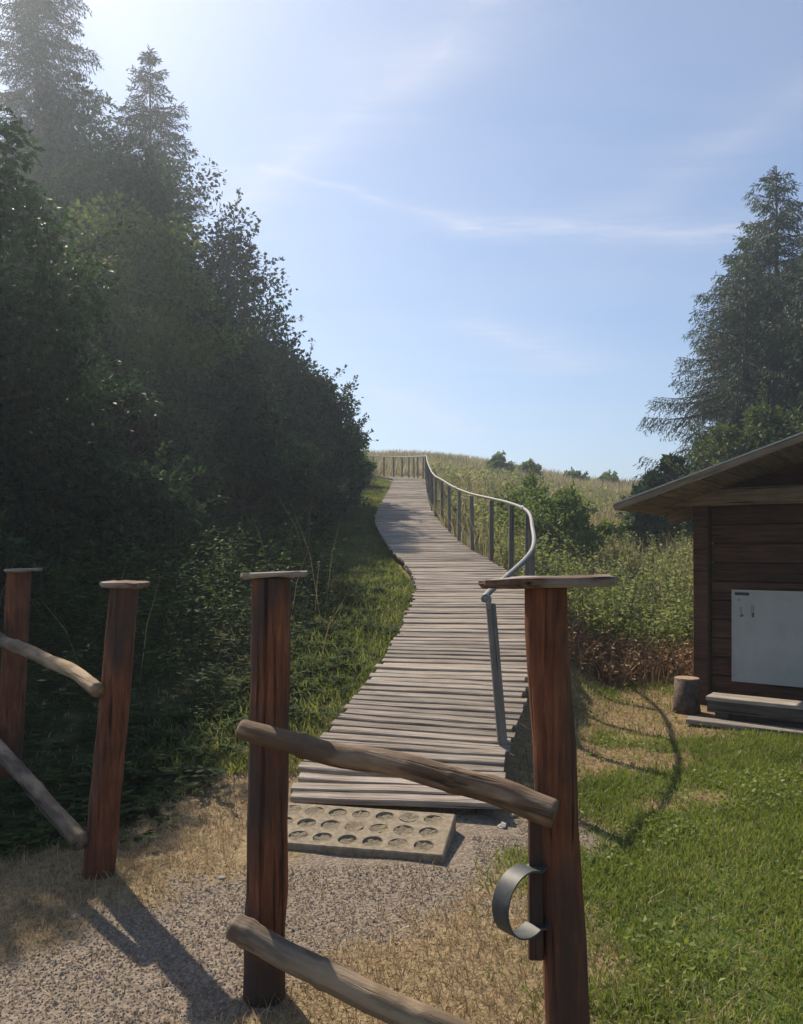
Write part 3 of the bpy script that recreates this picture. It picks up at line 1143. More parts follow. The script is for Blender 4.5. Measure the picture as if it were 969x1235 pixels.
# ------------------------------------------------------------------ the hut
def build_hut():
    t = thing('hut', 'dark brown timber hut with a low overhanging roof', 'hut', HUT_C, HUT_A)
    Wd, Dp = 4.4, 3.4
    zb, zt = .10, 2.02
    n = 10
    h = (zt - zb) / n
    for i in range(n):
        V, F = box((0, 0, 0), (Wd - .17, .045, h - .009), None, .007)
        V = V + np.random.default_rng(i).normal(0, .0012, V.shape)
        o = MB().add(V, F).build('wall_board', M_hut, t)
        o.location = (Wd / 2, .06 + (i % 2) * .003, zb + (i + .5) * h)
        V, F = box((0, 0, 0), (Dp - .17, .045, h - .009), None, .007)
        o = MB().add(V, F).build('wall_board', M_hut, t)
        o.location = (.06, Dp / 2, zb + (i + .5) * h)
        o.rotation_euler = (0, 0, R(90))
    for u, v in ((0, 0), (Wd, 0), (0, Dp), (Wd, Dp)):
        V, F = box((0, 0, 0), (2.25, .15, .15), None, .008)
        o = MB().add(V[:, [1, 2, 0]], F).build('corner_post', M_hut, t)
        o.location = (u, v, 2.25 / 2 - .05)
    for side, uu in (('wall', Wd - .06),):
        V, F = box((uu, Dp / 2, 1.06), (.045, Dp - .17, 1.9))
        MB().add(V, F).build('wall', M_hut, t)
    V, F = box((Wd / 2, .11, 1.06), (Wd - .158, .03, 1.9))
    MB().add(V, F).build('wall_lining', M_hut, t)
    V, F = box((Wd / 2, Dp - .06, 1.06), (Wd - .17, .045, 1.9))
    MB().add(V, F).build('wall', M_hut, t)
    sl = .336
    V, F = box((0, 0, 0), (Wd + .5, .16, .17), None, .02)
    o = MB().add(V, F).build('tie_beam', M_soff, t)
    o.location = (Wd / 2, -.085, 2.105)
    # roof: boards parallel to the eave on both slopes, grey sheet on top, metal drip edge on the verge
    a, b = .50, 1.10
    half = Wd / 2 + a
    L = Dp + 2 * b
    e0 = 1.955
    cosb = math.cos(math.atan(sl))
    nb = 14
    roof = MB()
    for sgn in (1, -1):
        for i in range(nb):
            w = half / nb
            V, F = box((0, 0, 0), (L - .02, w / cosb - .008, .022), None, .003)
            o = MB().add(V, F).build('soffit_board', M_soff, t)
            u = -a + (i + .5) * w
            z = e0 + (i + .5) * w * sl
            o.location = (u if sgn > 0 else Wd - u, -b + L / 2, z)
            o.rotation_euler = (0, -sgn * 0, R(90))
            o.rotation_euler = (math.atan(sl) * -sgn, 0, R(90)) if sgn > 0 else (math.atan(sl), 0, R(90))
        V, F = box((0, 0, 0), (half / cosb + .04, L + .04, .035))
        o = MB().add(V, F).build('roof_sheet', M_roof, t)
        u = -a + half / 2
        o.location = (u if sgn > 0 else Wd - u, -b + L / 2, e0 + half / 2 * sl + .035)
        o.rotation_euler = (0, -math.atan(sl) * sgn, 0)
        V, F = box((0, 0, 0), (half / cosb + .045, .018, .060))
        o = MB().add(V, F).build('verge_board', M_soff, t)
        o.location = (u if sgn > 0 else Wd - u, -b - .03, e0 + half / 2 * sl + .024)
        o.rotation_euler = (0, -math.atan(sl) * sgn, 0)
        V, F = box((0, 0, 0), (half / cosb + .05, .05, .012))
        o = MB().add(V, F).build('drip_edge', M_edge, t)
        o.location = (u if sgn > 0 else Wd - u, -b - .026, e0 + half / 2 * sl + .062)
        o.rotation_euler = (0, -math.atan(sl) * sgn, 0)
    # gable infill set back in the dark
    apex = e0 + half * sl
    g = MB()
    V = [(.0, .05, 2.15), (Wd, .05, 2.15), (Wd / 2, .05, apex - .03), (.0, .09, 2.15), (Wd, .09, 2.15), (Wd / 2, .09, apex - .03)]
    g.add(V, [np.array([[0, 1, 2], [5, 4, 3]]), np.array([[1, 0, 3, 4], [2, 1, 4, 5], [0, 2, 5, 3]])])
    g.build('gable', M_hut, t)
    for v in (0.35, 1.5, 2.6):
        V, F = box((0, 0, 0), (half / cosb, .08, .12))
        o = MB().add(V, F).build('rafter', M_soff, t)
        o.location = (-a + half / 2 + .06, v, e0 + half / 2 * sl - .055)
        o.rotation_euler = (0, -math.atan(sl), 0)
    # whiteboard hung on the wall
    w = thing('whiteboard', 'blank white board with small notes in one corner on the hut wall', 'whiteboard', (0, 0, 0))
    w.location = (HUT_C[0] + hu[0] * .30 - hv[0] * .005, HUT_C[1] + hu[1] * .30 - hv[1] * .005, 0)
    w.rotation_euler = (0, 0, HUT_A)
    V, F = box((.8, 0.0, .715), (1.6, .018, .89))
    MB().add(V, F).build('panel', M_white, w)
    for c, s in (((.8, -.004, 1.167), (1.62, .03, .014)), ((.8, -.004, .263), (1.62, .03, .014)), ((-.005, -.004, .715), (.012, .03, .89)), ((1.605, -.004, .715), (.012, .03, .89))):
        V, F = box(c, s)
        MB().add(V, F).build('frame', M_frame, w)
    V, F = box((.085, -.0105, 1.135), (.135, .003, .030))
    MB().add(V, F).build('name_strip', M_ink, w)
    for (x, z, sx, sz, mt) in ((.06, 1.075, .035, .02, M_ink2), (.075, .955, .022, .10, M_ink2), (.085, .92, .026, .018, M_ink), (.185, .965, .03, .11, M_ink2), (.188, .93, .012, .05, M_ink)):
        V, F = box((x, -.0105, z), (sx, .002, sz))
        V = V + np.random.default_rng(int(x * 999)).normal(0, .002, V.shape) * np.array([1, 0, 1])
        MB().add(V, F).build('note', mt, w)
    # low bench along the wall
    bq = thing('bench', 'low grey plank bench along the hut wall', 'bench', (0, 0, 0))
    q = HUT_C[:2] + hu * .22 - hv * .86
    bq.location = (q[0], q[1], 0)
    bq.rotation_euler = (0, 0, HUT_A)
    V, F = box((1.2, -.02, .225), (2.3, .13, .035), None, .005)
    MB().add(V, F).build('seat_plank', M_bench, bq)
    V, F = box((1.2, .125, .222), (2.3, .13, .035), None, .005)
    MB().add(V, F).build('seat_plank', M_bench, bq)
    V, F = box((1.2, -.068, .155), (2.28, .03, .105), None, .004)
    MB().add(V, F).build('front_board', M_beam, bq)
    V, F = box((1.25, .02, .045), (2.1, .03, .16), None, .004)
    MB().add(V, F).build('foot_board', M_beam, bq)
    for u in (.18, 1.2, 2.2):
        V, F = box((u, .06, .06), (.12, .22, .28))
        MB().add(V, F).build('leg', M_beam, bq)
    V, F = box((0, 0, 0), (1.15, .16, .045), None, .006)
    o = MB().add(V, F).build('loose_plank', M_bench)
    q = HUT_C[:2] + hu * .72 - hv * 1.04
    o.location = (q[0], q[1], .03)
    o.rotation_euler = (R(1), R(1), HUT_A + R(5))
    tag(o, 'grey plank lying on the soil before the hut bench', 'plank')
    # sawn stump by the corner
    s = thing('stump', 'sawn log stump standing beside the hut corner post', 'stump', (2.76, 7.78, 0))
    V, F = tube([(0, 0, -.05), (0, 0, .1), (0.004, 0, .33)], [.135, .125, .12], 18, True, .04, seed=4)
    MB().add(V, F).build('bark_side', M_bark, s, True)
    V, F = tube([(0.004, 0, .325), (0.004, 0, .338)], [.118, .113], 18, True, .03, seed=4)
    MB().add(V, F).build('sawn_top', M_sawn, s)


build_hut()

# ------------------------------------------------------------------ trees
def deciduous(name, label, x, y, h, cr, z0, mat, seed, nclump=120, per=330, leaf=.11, group=None, shoots=40, squash=1.0, trunk_r=.14, lobes=.35):
    r = np.random.default_rng(seed)
    gz = float(ground_z(x, y))
    if name != 'shrub':
        h, z0 = h - gz, max(.3, z0 - gz * .6)        # tops are given above the level of the path
    t = thing(name, label, 'shrub' if 'shrub' in name else 'tree', (x, y, gz - .05), 0, group)
    zc, rz = (z0 + h) / 2, (h - z0) / 2
    d = unit(r.normal(size=(nclump, 3)))
    # uneven outline: lobes of different reach
    lb_ = unit(r.normal(size=(9, 3)))
    reach = 1 + lobes * (np.max(d @ lb_.T, axis=1) - .72)
    f = r.uniform(.25, 1, nclump) ** .45 * reach
    C = np.c_[d[:, 0] * cr * f, d[:, 1] * cr * f * squash, zc + d[:, 2] * rz * f * np.where(d[:, 2] > 0, 1, .95)]
    # narrower to the top
    k = np.clip((C[:, 2] - zc) / rz, 0, 1)
    C[:, :2] *= (1 - .35 * k ** 2)[:, None]
    rc = r.uniform(.16, .30, nclump) * min(cr, rz * 1.2)
    n = nclump * per
    ci = np.repeat(np.arange(nclump), per)
    dv = unit(r.normal(size=(n, 3)))
    q = r.uniform(0, 1, n) ** .4
    Pt = C[ci] + dv * (q * rc[ci])[:, None] * np.array([1, 1, .72])
    A = dv * .8 + r.normal(size=(n, 3)) * .6 + np.array([0, 0, -.25])
    L = leaf * r.uniform(.7, 1.3, n)
    mb = MB().add(*leaves(Pt, A, L, L * .62, r=r))
    # shoots standing out of the outline
    tw = MB()
    out = np.argsort(-(np.linalg.norm((C - [0, 0, zc]) / [cr, cr, rz], axis=1)))[:max(shoots, 1) * 2]
    for s in range(shoots):
        i = out[r.integers(len(out))]
        dr = unit((C[i] - [0, 0, zc * .8]) / [cr, cr, rz] + r.normal(size=3) * .3 + np.array([0, 0, .35]))
        st = C[i] + dr * rc[i] * .6
        ln = r.uniform(.4, .9) * min(1.0, cr * .4 + .15)
        m = 20
        tt = np.linspace(.2, 1, m)
        pp = st + dr * (tt * ln)[:, None] + np.array([0, 0, -.12]) * (tt ** 2)[:, None] * ln
        side = r.normal(size=(m, 3))
        mb.add(*leaves(pp + side * .02, dr * .5 + side * .7, leaf * r.uniform(.7, 1.1, m), leaf * .55, r=r))
        tw.add(*tube([st, st + dr * ln * .5 + np.array([0, 0, -.03]) * ln, st + dr * ln + np.array([0, 0, -.12]) * ln], [.012, .008, .003], 4, False))
    mb.build('crown', mat, t)
    # trunk and limbs
    tp = np.array([[0, 0, 0], [.05 * h * .2, 0, h * .25], [r.normal(0, .1), r.normal(0, .1), h * .5], [r.normal(0, .15), r.normal(0, .15), h * .8]])
    tw.add(*tube(catmull(tp, 4), np.linspace(trunk_r, trunk_r * .25, 13), 8, True, .06, seed=seed))
    for i in r.choice(nclump, min(nclump, 34), replace=False):
        zz = min(max(.15 * h, C[i][2] - .45 * np.hypot(*C[i][:2])), h * .75)
        b0 = np.array([np.interp(zz, tp[:, 2], tp[:, 0]), np.interp(zz, tp[:, 2], tp[:, 1]), zz])
        mid = (b0 + C[i]) / 2 + np.array([0, 0, .08 * h * .3])
        tw.add(*tube([b0, mid, C[i]], [trunk_r * .38, trunk_r * .22, .012], 5, False))
    tw.build('trunk', M_bark, t)
    return t


def conifer(name, label, x, y, h, rmax, mat, seed, z_first=.06, whorls=40, per=7, droop=.35, group=None, blade=(.22, .05), dens=1.0, gap=.15, shape=.9, hang=.5, trunk_r=.16, rot=0):
    r = np.random.default_rng(seed)
    gz = float(ground_z(x, y))
    h = h - gz
    t = thing(name, label, 'tree', (x, y, gz - .05), 0, group)
    tw = MB()
    tw.add(*tube([(0, 0, 0), (0.02, 0, h * .5), (0, 0, h)], [trunk_r, trunk_r * .6, .012], 8, True, .04, seed=seed))
    PP, AA, LL, TA, TB, T0, T1 = [], [], [], [], [], [], []
    for w in range(whorls):
        f = (w + r.uniform(-.3, .3)) / whorls
        z = h * (z_first + (1 - z_first) * np.clip(f, 0, .992))
        k = (1 - z / h)
        reach = rmax * min(1, (k / (1 - z_first)) ** shape + .012)
        nb = per if k > .12 else 5
        a0 = r.uniform(0, 6.28)
        for b in range(nb):
            if r.random() < gap:
                continue
            a = a0 + b * 6.283 / nb + r.normal(0, .25)
            ln = reach * r.uniform(.68, 1.12)
            o = np.array([math.cos(a), math.sin(a), 0])
            m = max(5, int(ln / .15 * dens))
            s = np.linspace(.08, 1, m)
            dr = droop * (.4 + 1.2 * k)
            zc = -dr * s * ln + .55 * dr * s ** 3 * ln + .25 * (1 - k * 1.4) * s * ln
            pts = np.array([0, 0, z]) + o * (s * ln)[:, None] + np.c_[np.zeros((m, 2)), zc]
            tw.add(*tube(pts[::max(1, m // 5)], np.linspace(.012 + .012 * ln, .005, len(pts[::max(1, m // 5)])), 4, False))
            sd_ = np.array([-o[1], o[0], 0])
            for sg in (-1, 1):
                tl = ln * .42 * (1 - .65 * s) * r.uniform(.6, 1.2, m) + .05
                td = unit(sd_ * sg * .8 + o * .7 + np.c_[np.zeros((m, 2)), -hang * r.uniform(.4, 1.5, m)])
                nn = max(4, int(5 * dens))
                q = np.linspace(.05, 1, nn)
                tp = pts[:, None] + td[:, None] * (tl[:, None] * q)[..., None]
                tp = tp.reshape(-1, 3)
                ta = np.repeat(td, nn, 0) * .9 + r.normal(size=(m * nn, 3)) * .45 + np.array([0, 0, -.2 * hang])
                PP.append(tp + r.normal(0, .018, tp.shape))
                AA.append(ta)
                T0.append(pts)
                T1.append(pts + td * tl[:, None])
            PP.append(pts + r.normal(0, .015, pts.shape))
            AA.append(np.tile(o, (m, 1)) + r.normal(size=(m, 3)) * .5)
    PP, AA = np.concatenate(PP), np.concatenate(AA)
    n = len(PP)
    L = blade[0] * r.uniform(.6, 1.3, n)
    mb = MB().add(*leaves(PP, AA, L, np.full(n, blade[1]) * r.uniform(.7, 1.3, n), r.normal(size=(n, 3)), .1, r))
    # leader shoot
    zl = h - np.linspace(0, .09, 30) * h
    mb.add(*leaves(np.c_[np.zeros((30, 2)), zl], np.c_[r.normal(size=(30, 2)), np.full(30, .9)], .2, .05, r=r))
    mb.build('crown', mat, t)
    T0, T1 = np.concatenate(T0), np.concatenate(T1)
    tw.add(*tubes_np(T0, T1, .006, .003, 3))
    tw.build('trunk', M_bark, t)
    return t, n


WG = 'trees of the dark wood beside the boardwalk'
conifer('spruce_tree', 'tall drooping spruce at the picture edge, its top out of sight', -13.6, 30, 26.5, 3.2, M_needle, 31, .35, 40, 8, .42, WG, (.17, .04), 1.25, .08, .6, .9, .24)
conifer('spruce_tree', 'pointed spruce whose tip stands above the dark wood', -8.45, 27, 18.4, 2.8, M_needle, 32, .42, 23, 8, .34, WG, (.15, .038), 1.5, .06, .75, .5, .18)
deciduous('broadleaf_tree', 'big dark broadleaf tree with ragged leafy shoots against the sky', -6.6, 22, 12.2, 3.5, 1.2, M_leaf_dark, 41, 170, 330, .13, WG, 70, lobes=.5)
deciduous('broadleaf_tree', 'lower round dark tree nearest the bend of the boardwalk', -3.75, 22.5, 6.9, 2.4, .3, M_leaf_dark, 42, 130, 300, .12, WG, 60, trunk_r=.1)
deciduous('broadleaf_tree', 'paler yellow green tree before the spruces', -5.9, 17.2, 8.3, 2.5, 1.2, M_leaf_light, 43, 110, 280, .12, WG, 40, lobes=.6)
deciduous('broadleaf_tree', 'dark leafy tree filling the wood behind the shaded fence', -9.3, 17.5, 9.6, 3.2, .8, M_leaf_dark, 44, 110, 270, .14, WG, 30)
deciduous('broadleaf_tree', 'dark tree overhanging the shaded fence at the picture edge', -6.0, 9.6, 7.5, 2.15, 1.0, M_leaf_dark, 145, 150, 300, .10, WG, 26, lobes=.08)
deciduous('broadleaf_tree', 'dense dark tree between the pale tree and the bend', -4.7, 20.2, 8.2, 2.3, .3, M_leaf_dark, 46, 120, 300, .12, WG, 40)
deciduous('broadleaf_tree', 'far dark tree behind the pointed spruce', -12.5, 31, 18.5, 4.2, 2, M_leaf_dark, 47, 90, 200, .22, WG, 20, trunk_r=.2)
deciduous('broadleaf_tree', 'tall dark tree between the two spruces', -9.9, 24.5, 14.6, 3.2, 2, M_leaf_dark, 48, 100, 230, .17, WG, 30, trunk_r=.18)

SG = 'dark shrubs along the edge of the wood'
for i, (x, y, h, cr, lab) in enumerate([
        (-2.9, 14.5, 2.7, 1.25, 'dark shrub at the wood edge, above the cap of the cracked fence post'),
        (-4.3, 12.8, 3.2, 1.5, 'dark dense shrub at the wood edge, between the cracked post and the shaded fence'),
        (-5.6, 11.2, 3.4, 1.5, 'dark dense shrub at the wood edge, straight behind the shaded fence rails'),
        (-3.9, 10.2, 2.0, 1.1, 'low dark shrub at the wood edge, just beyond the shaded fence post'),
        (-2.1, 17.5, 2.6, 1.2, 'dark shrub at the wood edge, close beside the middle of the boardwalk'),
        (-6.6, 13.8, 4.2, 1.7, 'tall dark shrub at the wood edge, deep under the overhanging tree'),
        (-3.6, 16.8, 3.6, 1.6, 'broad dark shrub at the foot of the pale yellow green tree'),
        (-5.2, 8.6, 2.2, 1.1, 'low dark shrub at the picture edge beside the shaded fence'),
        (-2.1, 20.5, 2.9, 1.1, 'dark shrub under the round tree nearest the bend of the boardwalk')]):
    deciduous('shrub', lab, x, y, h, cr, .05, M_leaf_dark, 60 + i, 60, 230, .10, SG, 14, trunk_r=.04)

CG = 'conifers behind the hut'
conifer('larch_tree', 'tallest conifer behind the hut, its top clear of the rest', 11.9, 25.5, 13.7, 3.3, M_needle2, 71, .1, 34, 7, .3, CG, (.15, .034), 1.5, .10, .6, .8, .2)
conifer('larch_tree', 'conifer behind the hut with long bare drooping branches towards the boardwalk', 10.3, 24.0, 10.4, 3.6, M_needle2, 72, .06, 24, 7, .42, CG, (.14, .03), 1.5, .16, .5, .9, .16)
conifer('larch_tree', 'conifer at the picture edge, nearest of those behind the hut', 11.35, 21.8, 10.6, 2.5, M_needle2, 73, .1, 30, 8, .35, CG, (.14, .032), 1.5, .12, .6, .9, .16)
conifer('larch_tree', 'slender conifer standing in the middle of the group behind the hut', 12.3, 28.5, 12.6, 2.6, M_needle2, 74, .08, 30, 7, .3, CG, (.15, .036), 1.4, .1, .6, .7, .16)
HG = 'shrubs behind the hut'
deciduous('shrub', 'round dark shrub at the foot of the conifers beside the roof tip', 7.1, 21.5, 2.5, 1.0, .05, M_leaf_dark, 81, 60, 200, .12, HG, 16, trunk_r=.05)
deciduous('shrub', 'broad olive green shrub rising over the hut roof', 9.2, 20.0, 3.8, 1.9, .1, M_leaf_olive, 82, 90, 220, .13, HG, 16, trunk_r=.06)
MG = 'shrubs scattered over the meadow'
for i, (lab, px, d, h, cr, mt) in enumerate([
        ('twin headed shrub on the skyline of the meadow', 600, 44, 1.25, .75, M_leaf_mid),
        ('small dark shrub on the skyline next to the twin headed one', 638, 46, 1.15, .7, M_leaf_mid),
        ('faint shrub on the lower skyline of the meadow', 692, 48, .9, .7, M_leaf_mid),
        ('tiny shrub at the low end of the skyline near the roof tip', 733, 50, .95, .7, M_leaf_mid),
        ('broad leafy shrub just behind the curved railing', 668, 17.5, 2.0, 1.1, M_leaf_mid),
        ('dark shrub alone on the slope before the hut roof', 775, 20, 1.5, .55, M_leaf_dark),
        ('low green bush at the turn of the boardwalk', 424, 30, 1.3, .8, M_leaf_mid),
        ('low shrub beside the bend of the railing', 640, 21, 1.6, .9, M_leaf_mid)]):
    deciduous('shrub', lab, (px - 484.5) / 969 * d, d, h, cr, .05, mt, 90 + i, 44, 190, .10 if d < 30 else .16, MG, 14, trunk_r=.03)


# ------------------------------------------------------------------ ground vegetation (uncountable)
def scatter(n, x0, x1, y0, y1, r, bias=1.0):
    """random ground points, denser towards the viewer"""
    u = r.uniform(0, 1, n)
    y = y0 + (y1 - y0) * u ** bias
    x = x0 + (x1 - x0) * r.uniform(0, 1, n)
    return x, y


def off_things(x, y):
    """keep clear of boardwalk, slab and hut"""
    c = deck_x(np.clip(y, 4.6, 33.4))
    ok = ~((np.abs(x - c) < .70) & (y > 4.4) & (y < 34.5))
    ok &= ~((np.abs(x + .24) < .62) & (np.abs(y - 4.33) < .32))
    far = path[path[:, 1] > 33]
    ok &= ~((y > 33) & (seg_dist(x, y, list(zip(far[::6, 0], far[::6, 1]))) < .8))
    u, v = hut_uv(x, y)
    ok &= ~((u > -.05) & (u < 4.5) & (v > -.02) & (v < 3.5))
    ok &= ~((u > -.05) & (u < 2.5) & (v > -1.0) & (v < .1))
    return ok


def with_z(x, y, dz=0.0):
    return np.c_[x, y, ground_z(x, y) + dz]


r = np.random.default_rng(501)
# lawn
x, y = scatter(420000, .3, 5.2, 2.2, 10, r, 1.25)
g, d, s, l, h = zones(x, y)
tuft = vnoise(x, y, .22, 61, 2)
ok = (r.uniform(0, 1, len(x)) < l * (.12 + 1.2 * tuft) * (.55 + .45 * sstep(.3, .5, vnoise(x, y, 1.1, 88))) + s * .05 + d * .03) & off_things(x, y) & (np.abs(x) < y * .58 + .4)
x, y, tf = x[ok], y[ok], tuft[ok]
H = (.022 + .036 * r.uniform(0, 1, len(x))) * (.6 + .9 * vnoise(x, y, .6, 77))
mb = MB().add(*blades(with_z(x, y, -.004), H, .0045 + .0012 * y * .5, .75, r))
tag(mb.build('lawn_grass', M_grass), 'short green lawn grass beside the boardwalk', 'grass', kind='stuff')
# clover and plantain leaves in the lawn
x, y = scatter(60000, .3, 5.2, 2.3, 9, r, 1.2)
g, d, s, l, h = zones(x, y)
ok = (r.uniform(0, 1, len(x)) < l * .5 * sstep(.5, .75, vnoise(x, y, .5, 33)) + s * .05) & off_things(x, y) & (np.abs(x) < y * .58 + .4)
P = with_z(x[ok], y[ok], 0) + np.c_[np.zeros((ok.sum(), 2)), r.uniform(.01, .05, ok.sum())]
A = np.c_[r.normal(size=(len(P), 2)), np.abs(r.normal(size=len(P))) * .35]
L = r.uniform(.018, .04, len(P))
mb = MB().add(*leaves(P, A, L, L * .8, r=r))
tag(mb.build('clover_leaves', M_grass), 'small clover leaves scattered through the lawn', 'clover', kind='stuff')
# dry cut grass
x, y = scatter(200000, -3.2, 3.2, 2.1, 9.5, r, 1.4)
g, d, s, l, h = zones(x, y)
ok = (r.uniform(0, 1, len(x)) < d * .85 + s * .35 + l * .16 + g * .10 + h * .04) & off_things(x, y) & (np.abs(x) < y * .58 + .4)
x, y = x[ok], y[ok]
Lb = r.uniform(.03, .10, len(x))
mb = MB().add(*blades(with_z(x, y, .001), Lb * .7, .0024 + .0005 * y, 1.0, r))
tag(mb.build('dry_grass', M_straw), 'dry mown straw lying on the soil', 'dry grass', kind='stuff')
# gravel
x, y = scatter(120000, -3.0, 1.4, 2.2, 5.2, r, 1.1)
g, d, s, l, h = zones(x, y)
ok = (r.uniform(0, 1, len(x)) < g * .55 + d * .015) & off_things(x, y) & (np.abs(x) < y * .58 + .3)
x, y = x[ok], y[ok]
n = len(x)
rad = r.uniform(.0028, .0062, n) * (1 + (r.random(n) > .985) * 1.2)
octa = np.array([[1, 0, 0], [-1, 0, 0], [0, 1, 0], [0, -1, 0], [0, 0, .8], [0, 0, -.8]], float)
of = np.array([[0, 2, 4], [2, 1, 4], [1, 3, 4], [3, 0, 4], [2, 0, 5], [1, 2, 5], [3, 1, 5], [0, 3, 5]])
J = octa[None] * rad[:, None, None] * (1 + r.normal(0, .22, (n, 6, 3)))
aa = r.uniform(0, 6.28, n)
cs, sn = np.cos(aa)[:, None], np.sin(aa)[:, None]
J = np.stack([J[..., 0] * cs - J[..., 1] * sn, J[..., 0] * sn + J[..., 1] * cs, J[..., 2]], -1)
V = J + with_z(x, y, .001)[:, None]
F = (np.arange(n) * 6)[:, None, None] + of[None]
mb = MB().add(V.reshape(-1, 3), F.reshape(-1, 3))
gm, nt, nd, lk, bs = mat_new('gravel_pebbles')
ge = nd.new('ShaderNodeNewGeometry')
rp = ramp(nd, [(0, (.135, .11, .088)), (.5, (.20, .168, .135)), (.9, (.275, .235, .19)), (1, (.38, .335, .28))])
lk.new(ge.outputs['Random Per Island'], rp.inputs[0])
lk.new(rp.outputs[0], bs.inputs['Base Color'])
bs.inputs['Roughness'].default_value = .9
tag(mb.build('gravel', gm), 'grey crushed gravel of the path', 'gravel', kind='stuff')


def herbs(x, y, hmin, hmax, nl, leaf, r, stem_w=.006, spread=.10):
    """leafy stems: returns stem blades and leaves"""
    n = len(x)
    Pg = with_z(x, y, -.02)
    H = r.uniform(hmin, hmax, n)
    le = r.normal(0, .18, (n, 2))
    top = Pg + np.c_[le * H[:, None], H]
    k = np.repeat(np.arange(n), nl)
    q = r.uniform(.12, 1.0, n * nl) ** .75
    a = r.uniform(0, 6.28, n * nl)
    D = np.c_[np.cos(a), np.sin(a), r.normal(.05, .35, n * nl)]
    base = Pg[k] + (top - Pg)[k] * q[:, None] + D * (spread * r.uniform(.1, 1, n * nl) * (1.15 - q))[:, None]
    L = leaf * r.uniform(.6, 1.3, n * nl) * (1.2 - .55 * q)
    return tubes_np(Pg, top, stem_w, stem_w * .4, 3), leaves(base, D, L, L * .5, r=r), top


# tall herbs right of the boardwalk
x, y = scatter(3500, 1.6, 10, 10.2, 22, r, 1.3)
ok = off_things(x, y) & (x > deck_x(np.clip(y, 4.6, 33)) + .85) & (np.abs(x) < y * .56 + .5)
ok &= r.random(len(x)) < (.35 + .9 * vnoise(x, y, 2.2, 15)) * sstep(23, 14, y)
x, y = x[ok], y[ok]
st, lf, top = herbs(x, y, .4, 1.1, 28, .10, r, .007, .16)
tag(MB().add(*st).add(*lf).build('tall_herbs', M_herb), 'tall green nettles and brambles below the meadow', 'herbs', kind='stuff')
# the brown trampled band in front of them
x, y = scatter(5200, 1.5, 5.2, 9.0, 11.4, r, 1)
ok = off_things(x, y) & (x > deck_x(y) + .75) & (r.random(len(x)) < sstep(8.9, 9.7, y + (vnoise(x, y, .8, 3) - .5)) * sstep(11.0, 10.2, y) * .8)
x, y = x[ok], y[ok]
mb = MB().add(*blades(with_z(x, y, -.01), r.uniform(.12, .55, len(x)), .014, .6, r))
st, lf, top = herbs(x[::3], y[::3], .2, .5, 8, .08, r, .006, .1)
mb.add(*st).add(*lf)
tag(mb.build('dead_stalks', M_stalk), 'brown withered stalks at the edge of the mown soil', 'dead stalks', kind='stuff')
# meadow on the hill
x, y = scatter(130000, -6, 34, 10.4, 62, r, 1.2)
ok = off_things(x, y) & ((x > deck_x(np.clip(y, 4.6, 33)) + .75) | (y > 40)) & (np.abs(x) < y * .55 + 1)
ok &= r.random(len(x)) < sstep(10.4, 12.5, y) * (.4 + .6 * sstep(12, 20, y))
x, y = x[ok], y[ok]
H = np.where(y < 20, 1.05, 1) * r.uniform(.35, .95, len(x)) * (.7 + .5 * vnoise(x, y, 4, 8))
mb = MB().add(*blades(with_z(x, y, -.02), H, .010 + .0011 * y, .42, r))
tag(mb.build('meadow_grass', M_meadow), 'tall pale seeding grass over the hillside meadow', 'grass', kind='stuff')
# greener herbs thinning out up the hill
x, y = scatter(9000, 1, 26, 18, 48, r, 1.2)
ok = off_things(x, y) & (x > deck_x(np.clip(y, 4.6, 33)) + .9) & (r.random(len(x)) < sstep(.42, .62, vnoise(x, y, 6, 44)) * sstep(50, 22, y)) & (np.abs(x) < y * .55 + 1)
x, y = x[ok], y[ok]
st, lf, top = herbs(x, y, .4, .95, 14, .2, r, .012, .22)
tag(MB().add(*st).add(*lf).build('meadow_herbs', M_herb), 'patches of green herbs growing through the meadow grass', 'herbs', kind='stuff')
# shaded herbs left of the boardwalk
x, y = scatter(9500, -9, 1.2, 4.2, 37, r, 1.45)
edge_ = deck_x(np.clip(y, 4.6, 33)) - .92
g, d, s, l, h = zones(x, y)
ok = (x < edge_) & (r.random(len(x)) < h) & off_things(x, y) & (np.abs(x) < y * .56 + .6)
x, y, ed = x[ok], y[ok], edge_[ok]
tall = sstep(.4, 1.7, ed - x) * sstep(5.5, 8.5, y)
hh = .08 + .75 * tall
n = len(x)
st, lf, top = herbs(x, y, .7, 1.25, 22, .10, r, .005, .12)
# scale each plant to the height wanted where it stands
def shrink(VF, per, x, y, hh):
    V, F = VF
    gz = np.repeat(ground_z(x, y), per)
    V = V.copy()
    V[:, 2] = gz + (V[:, 2] - gz) * np.repeat(hh, per)
    return V, F
tag(MB().add(*shrink(st, 6, x, y, hh)).add(*shrink(lf, 22 * 4, x, y, hh)).build('undergrowth', M_herb_dark), 'leafy undergrowth between the wood and the boardwalk', 'undergrowth', kind='stuff')
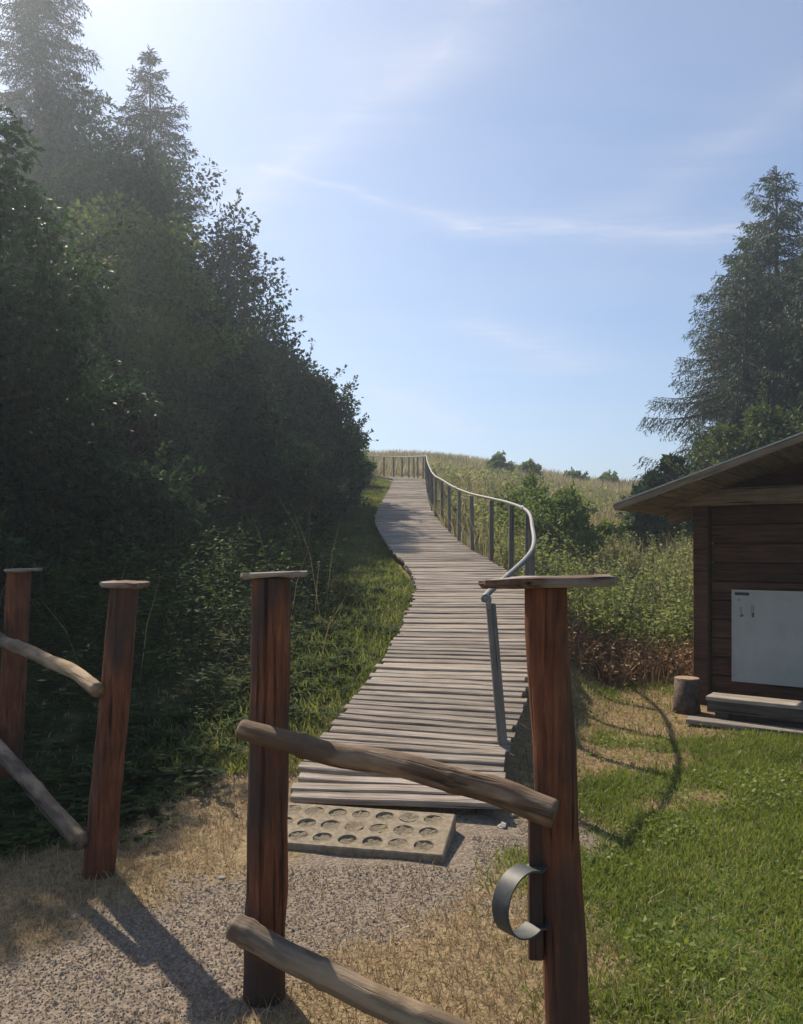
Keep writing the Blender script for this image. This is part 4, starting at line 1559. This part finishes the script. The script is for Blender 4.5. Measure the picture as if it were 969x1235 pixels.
# grass verge hugging the boardwalk on that side
x, y = scatter(140000, -3.4, 1.1, 5.2, 38, r, 1.4)
edge_ = deck_x(np.clip(y, 4.6, 33)) - .66
ok = (x < edge_) & (x > edge_ - 1.7) & off_things(x, y) & (r.random(len(x)) < sstep(1.7, .4, edge_ - x))
x, y = x[ok], y[ok]
mb = MB().add(*blades(with_z(x, y, -.01), r.uniform(.04, .13, len(x)), .007 + .0006 * y, .7, r))
tag(mb.build('verge_grass', M_verge), 'soft grass verge along the boardwalk edge', 'grass', kind='stuff')
# long arching grass stalks that catch the light
x, y = scatter(60, -4.8, -.6, 6.5, 13, r, 1.2)
ok = (x < deck_x(y) - .8)
x, y = x[ok], y[ok]
mb = MB().add(*blades(with_z(x, y), r.uniform(.8, 1.5, len(x)), .009, .55, r))
tag(mb.build('tall_grass_stalks', M_straw), 'long arching dry grass stalks above the undergrowth', 'grass stalks', kind='stuff')

# loose stones
for i, (lab, px, py, sz) in enumerate([('small pale stone on the gravel near the shaded fence', 90, 1107, .022), ('grey flat stone beside the concrete slab corner', 607, 1000, .045),
                                       ('broken grey stone behind the fence rail beside the boardwalk', 622, 988, .045), ('little pale stone on the straw by the capped post', 268, 1062, .02)]):
    dd_ = EYE * 969 / (py - 660)
    xx = (px - 484.5) / 969 * dd_
    rr = np.random.default_rng(i)
    k = 7
    V, F = tube([(-sz, 0, 0), (-sz * .5, .1 * sz, .1 * sz), (sz * .4, 0, .08 * sz), (sz, 0, 0)], [sz * .25, sz * .6, sz * .55, sz * .2], k, True, .35, .4, seed=i + 3)
    o = MB().add(V, F).build('stone', M_stone)
    o.location = (xx, dd_, float(ground_z(xx, dd_)) + sz * .15)
    o.rotation_euler = (0, 0, rr.uniform(0, 3))
    tag(o, lab, 'stone', 'loose stones on the path')

# ------------------------------------------------------------------ lens veiling glare, put in as a haze volume
V, F = box((0, 80, 12.5), (300, 400, 32))
hz = MB().add(V, F).build('haze')
hm = bpy.data.materials.new('glare_haze')
hm.use_nodes = True
nt = hm.node_tree
nt.nodes.clear()
ho = nt.nodes.new('ShaderNodeOutputMaterial')
pv = nt.nodes.new('ShaderNodeVolumePrincipled')
pv.inputs['Color'].default_value = (.74, .86, 1.0, 1)
pv.inputs['Density'].default_value = .0026
pv.inputs['Anisotropy'].default_value = .6
nt.links.new(pv.outputs[0], ho.inputs['Volume'])
hz.data.materials.append(hm)
tag(hz, kind='stuff')
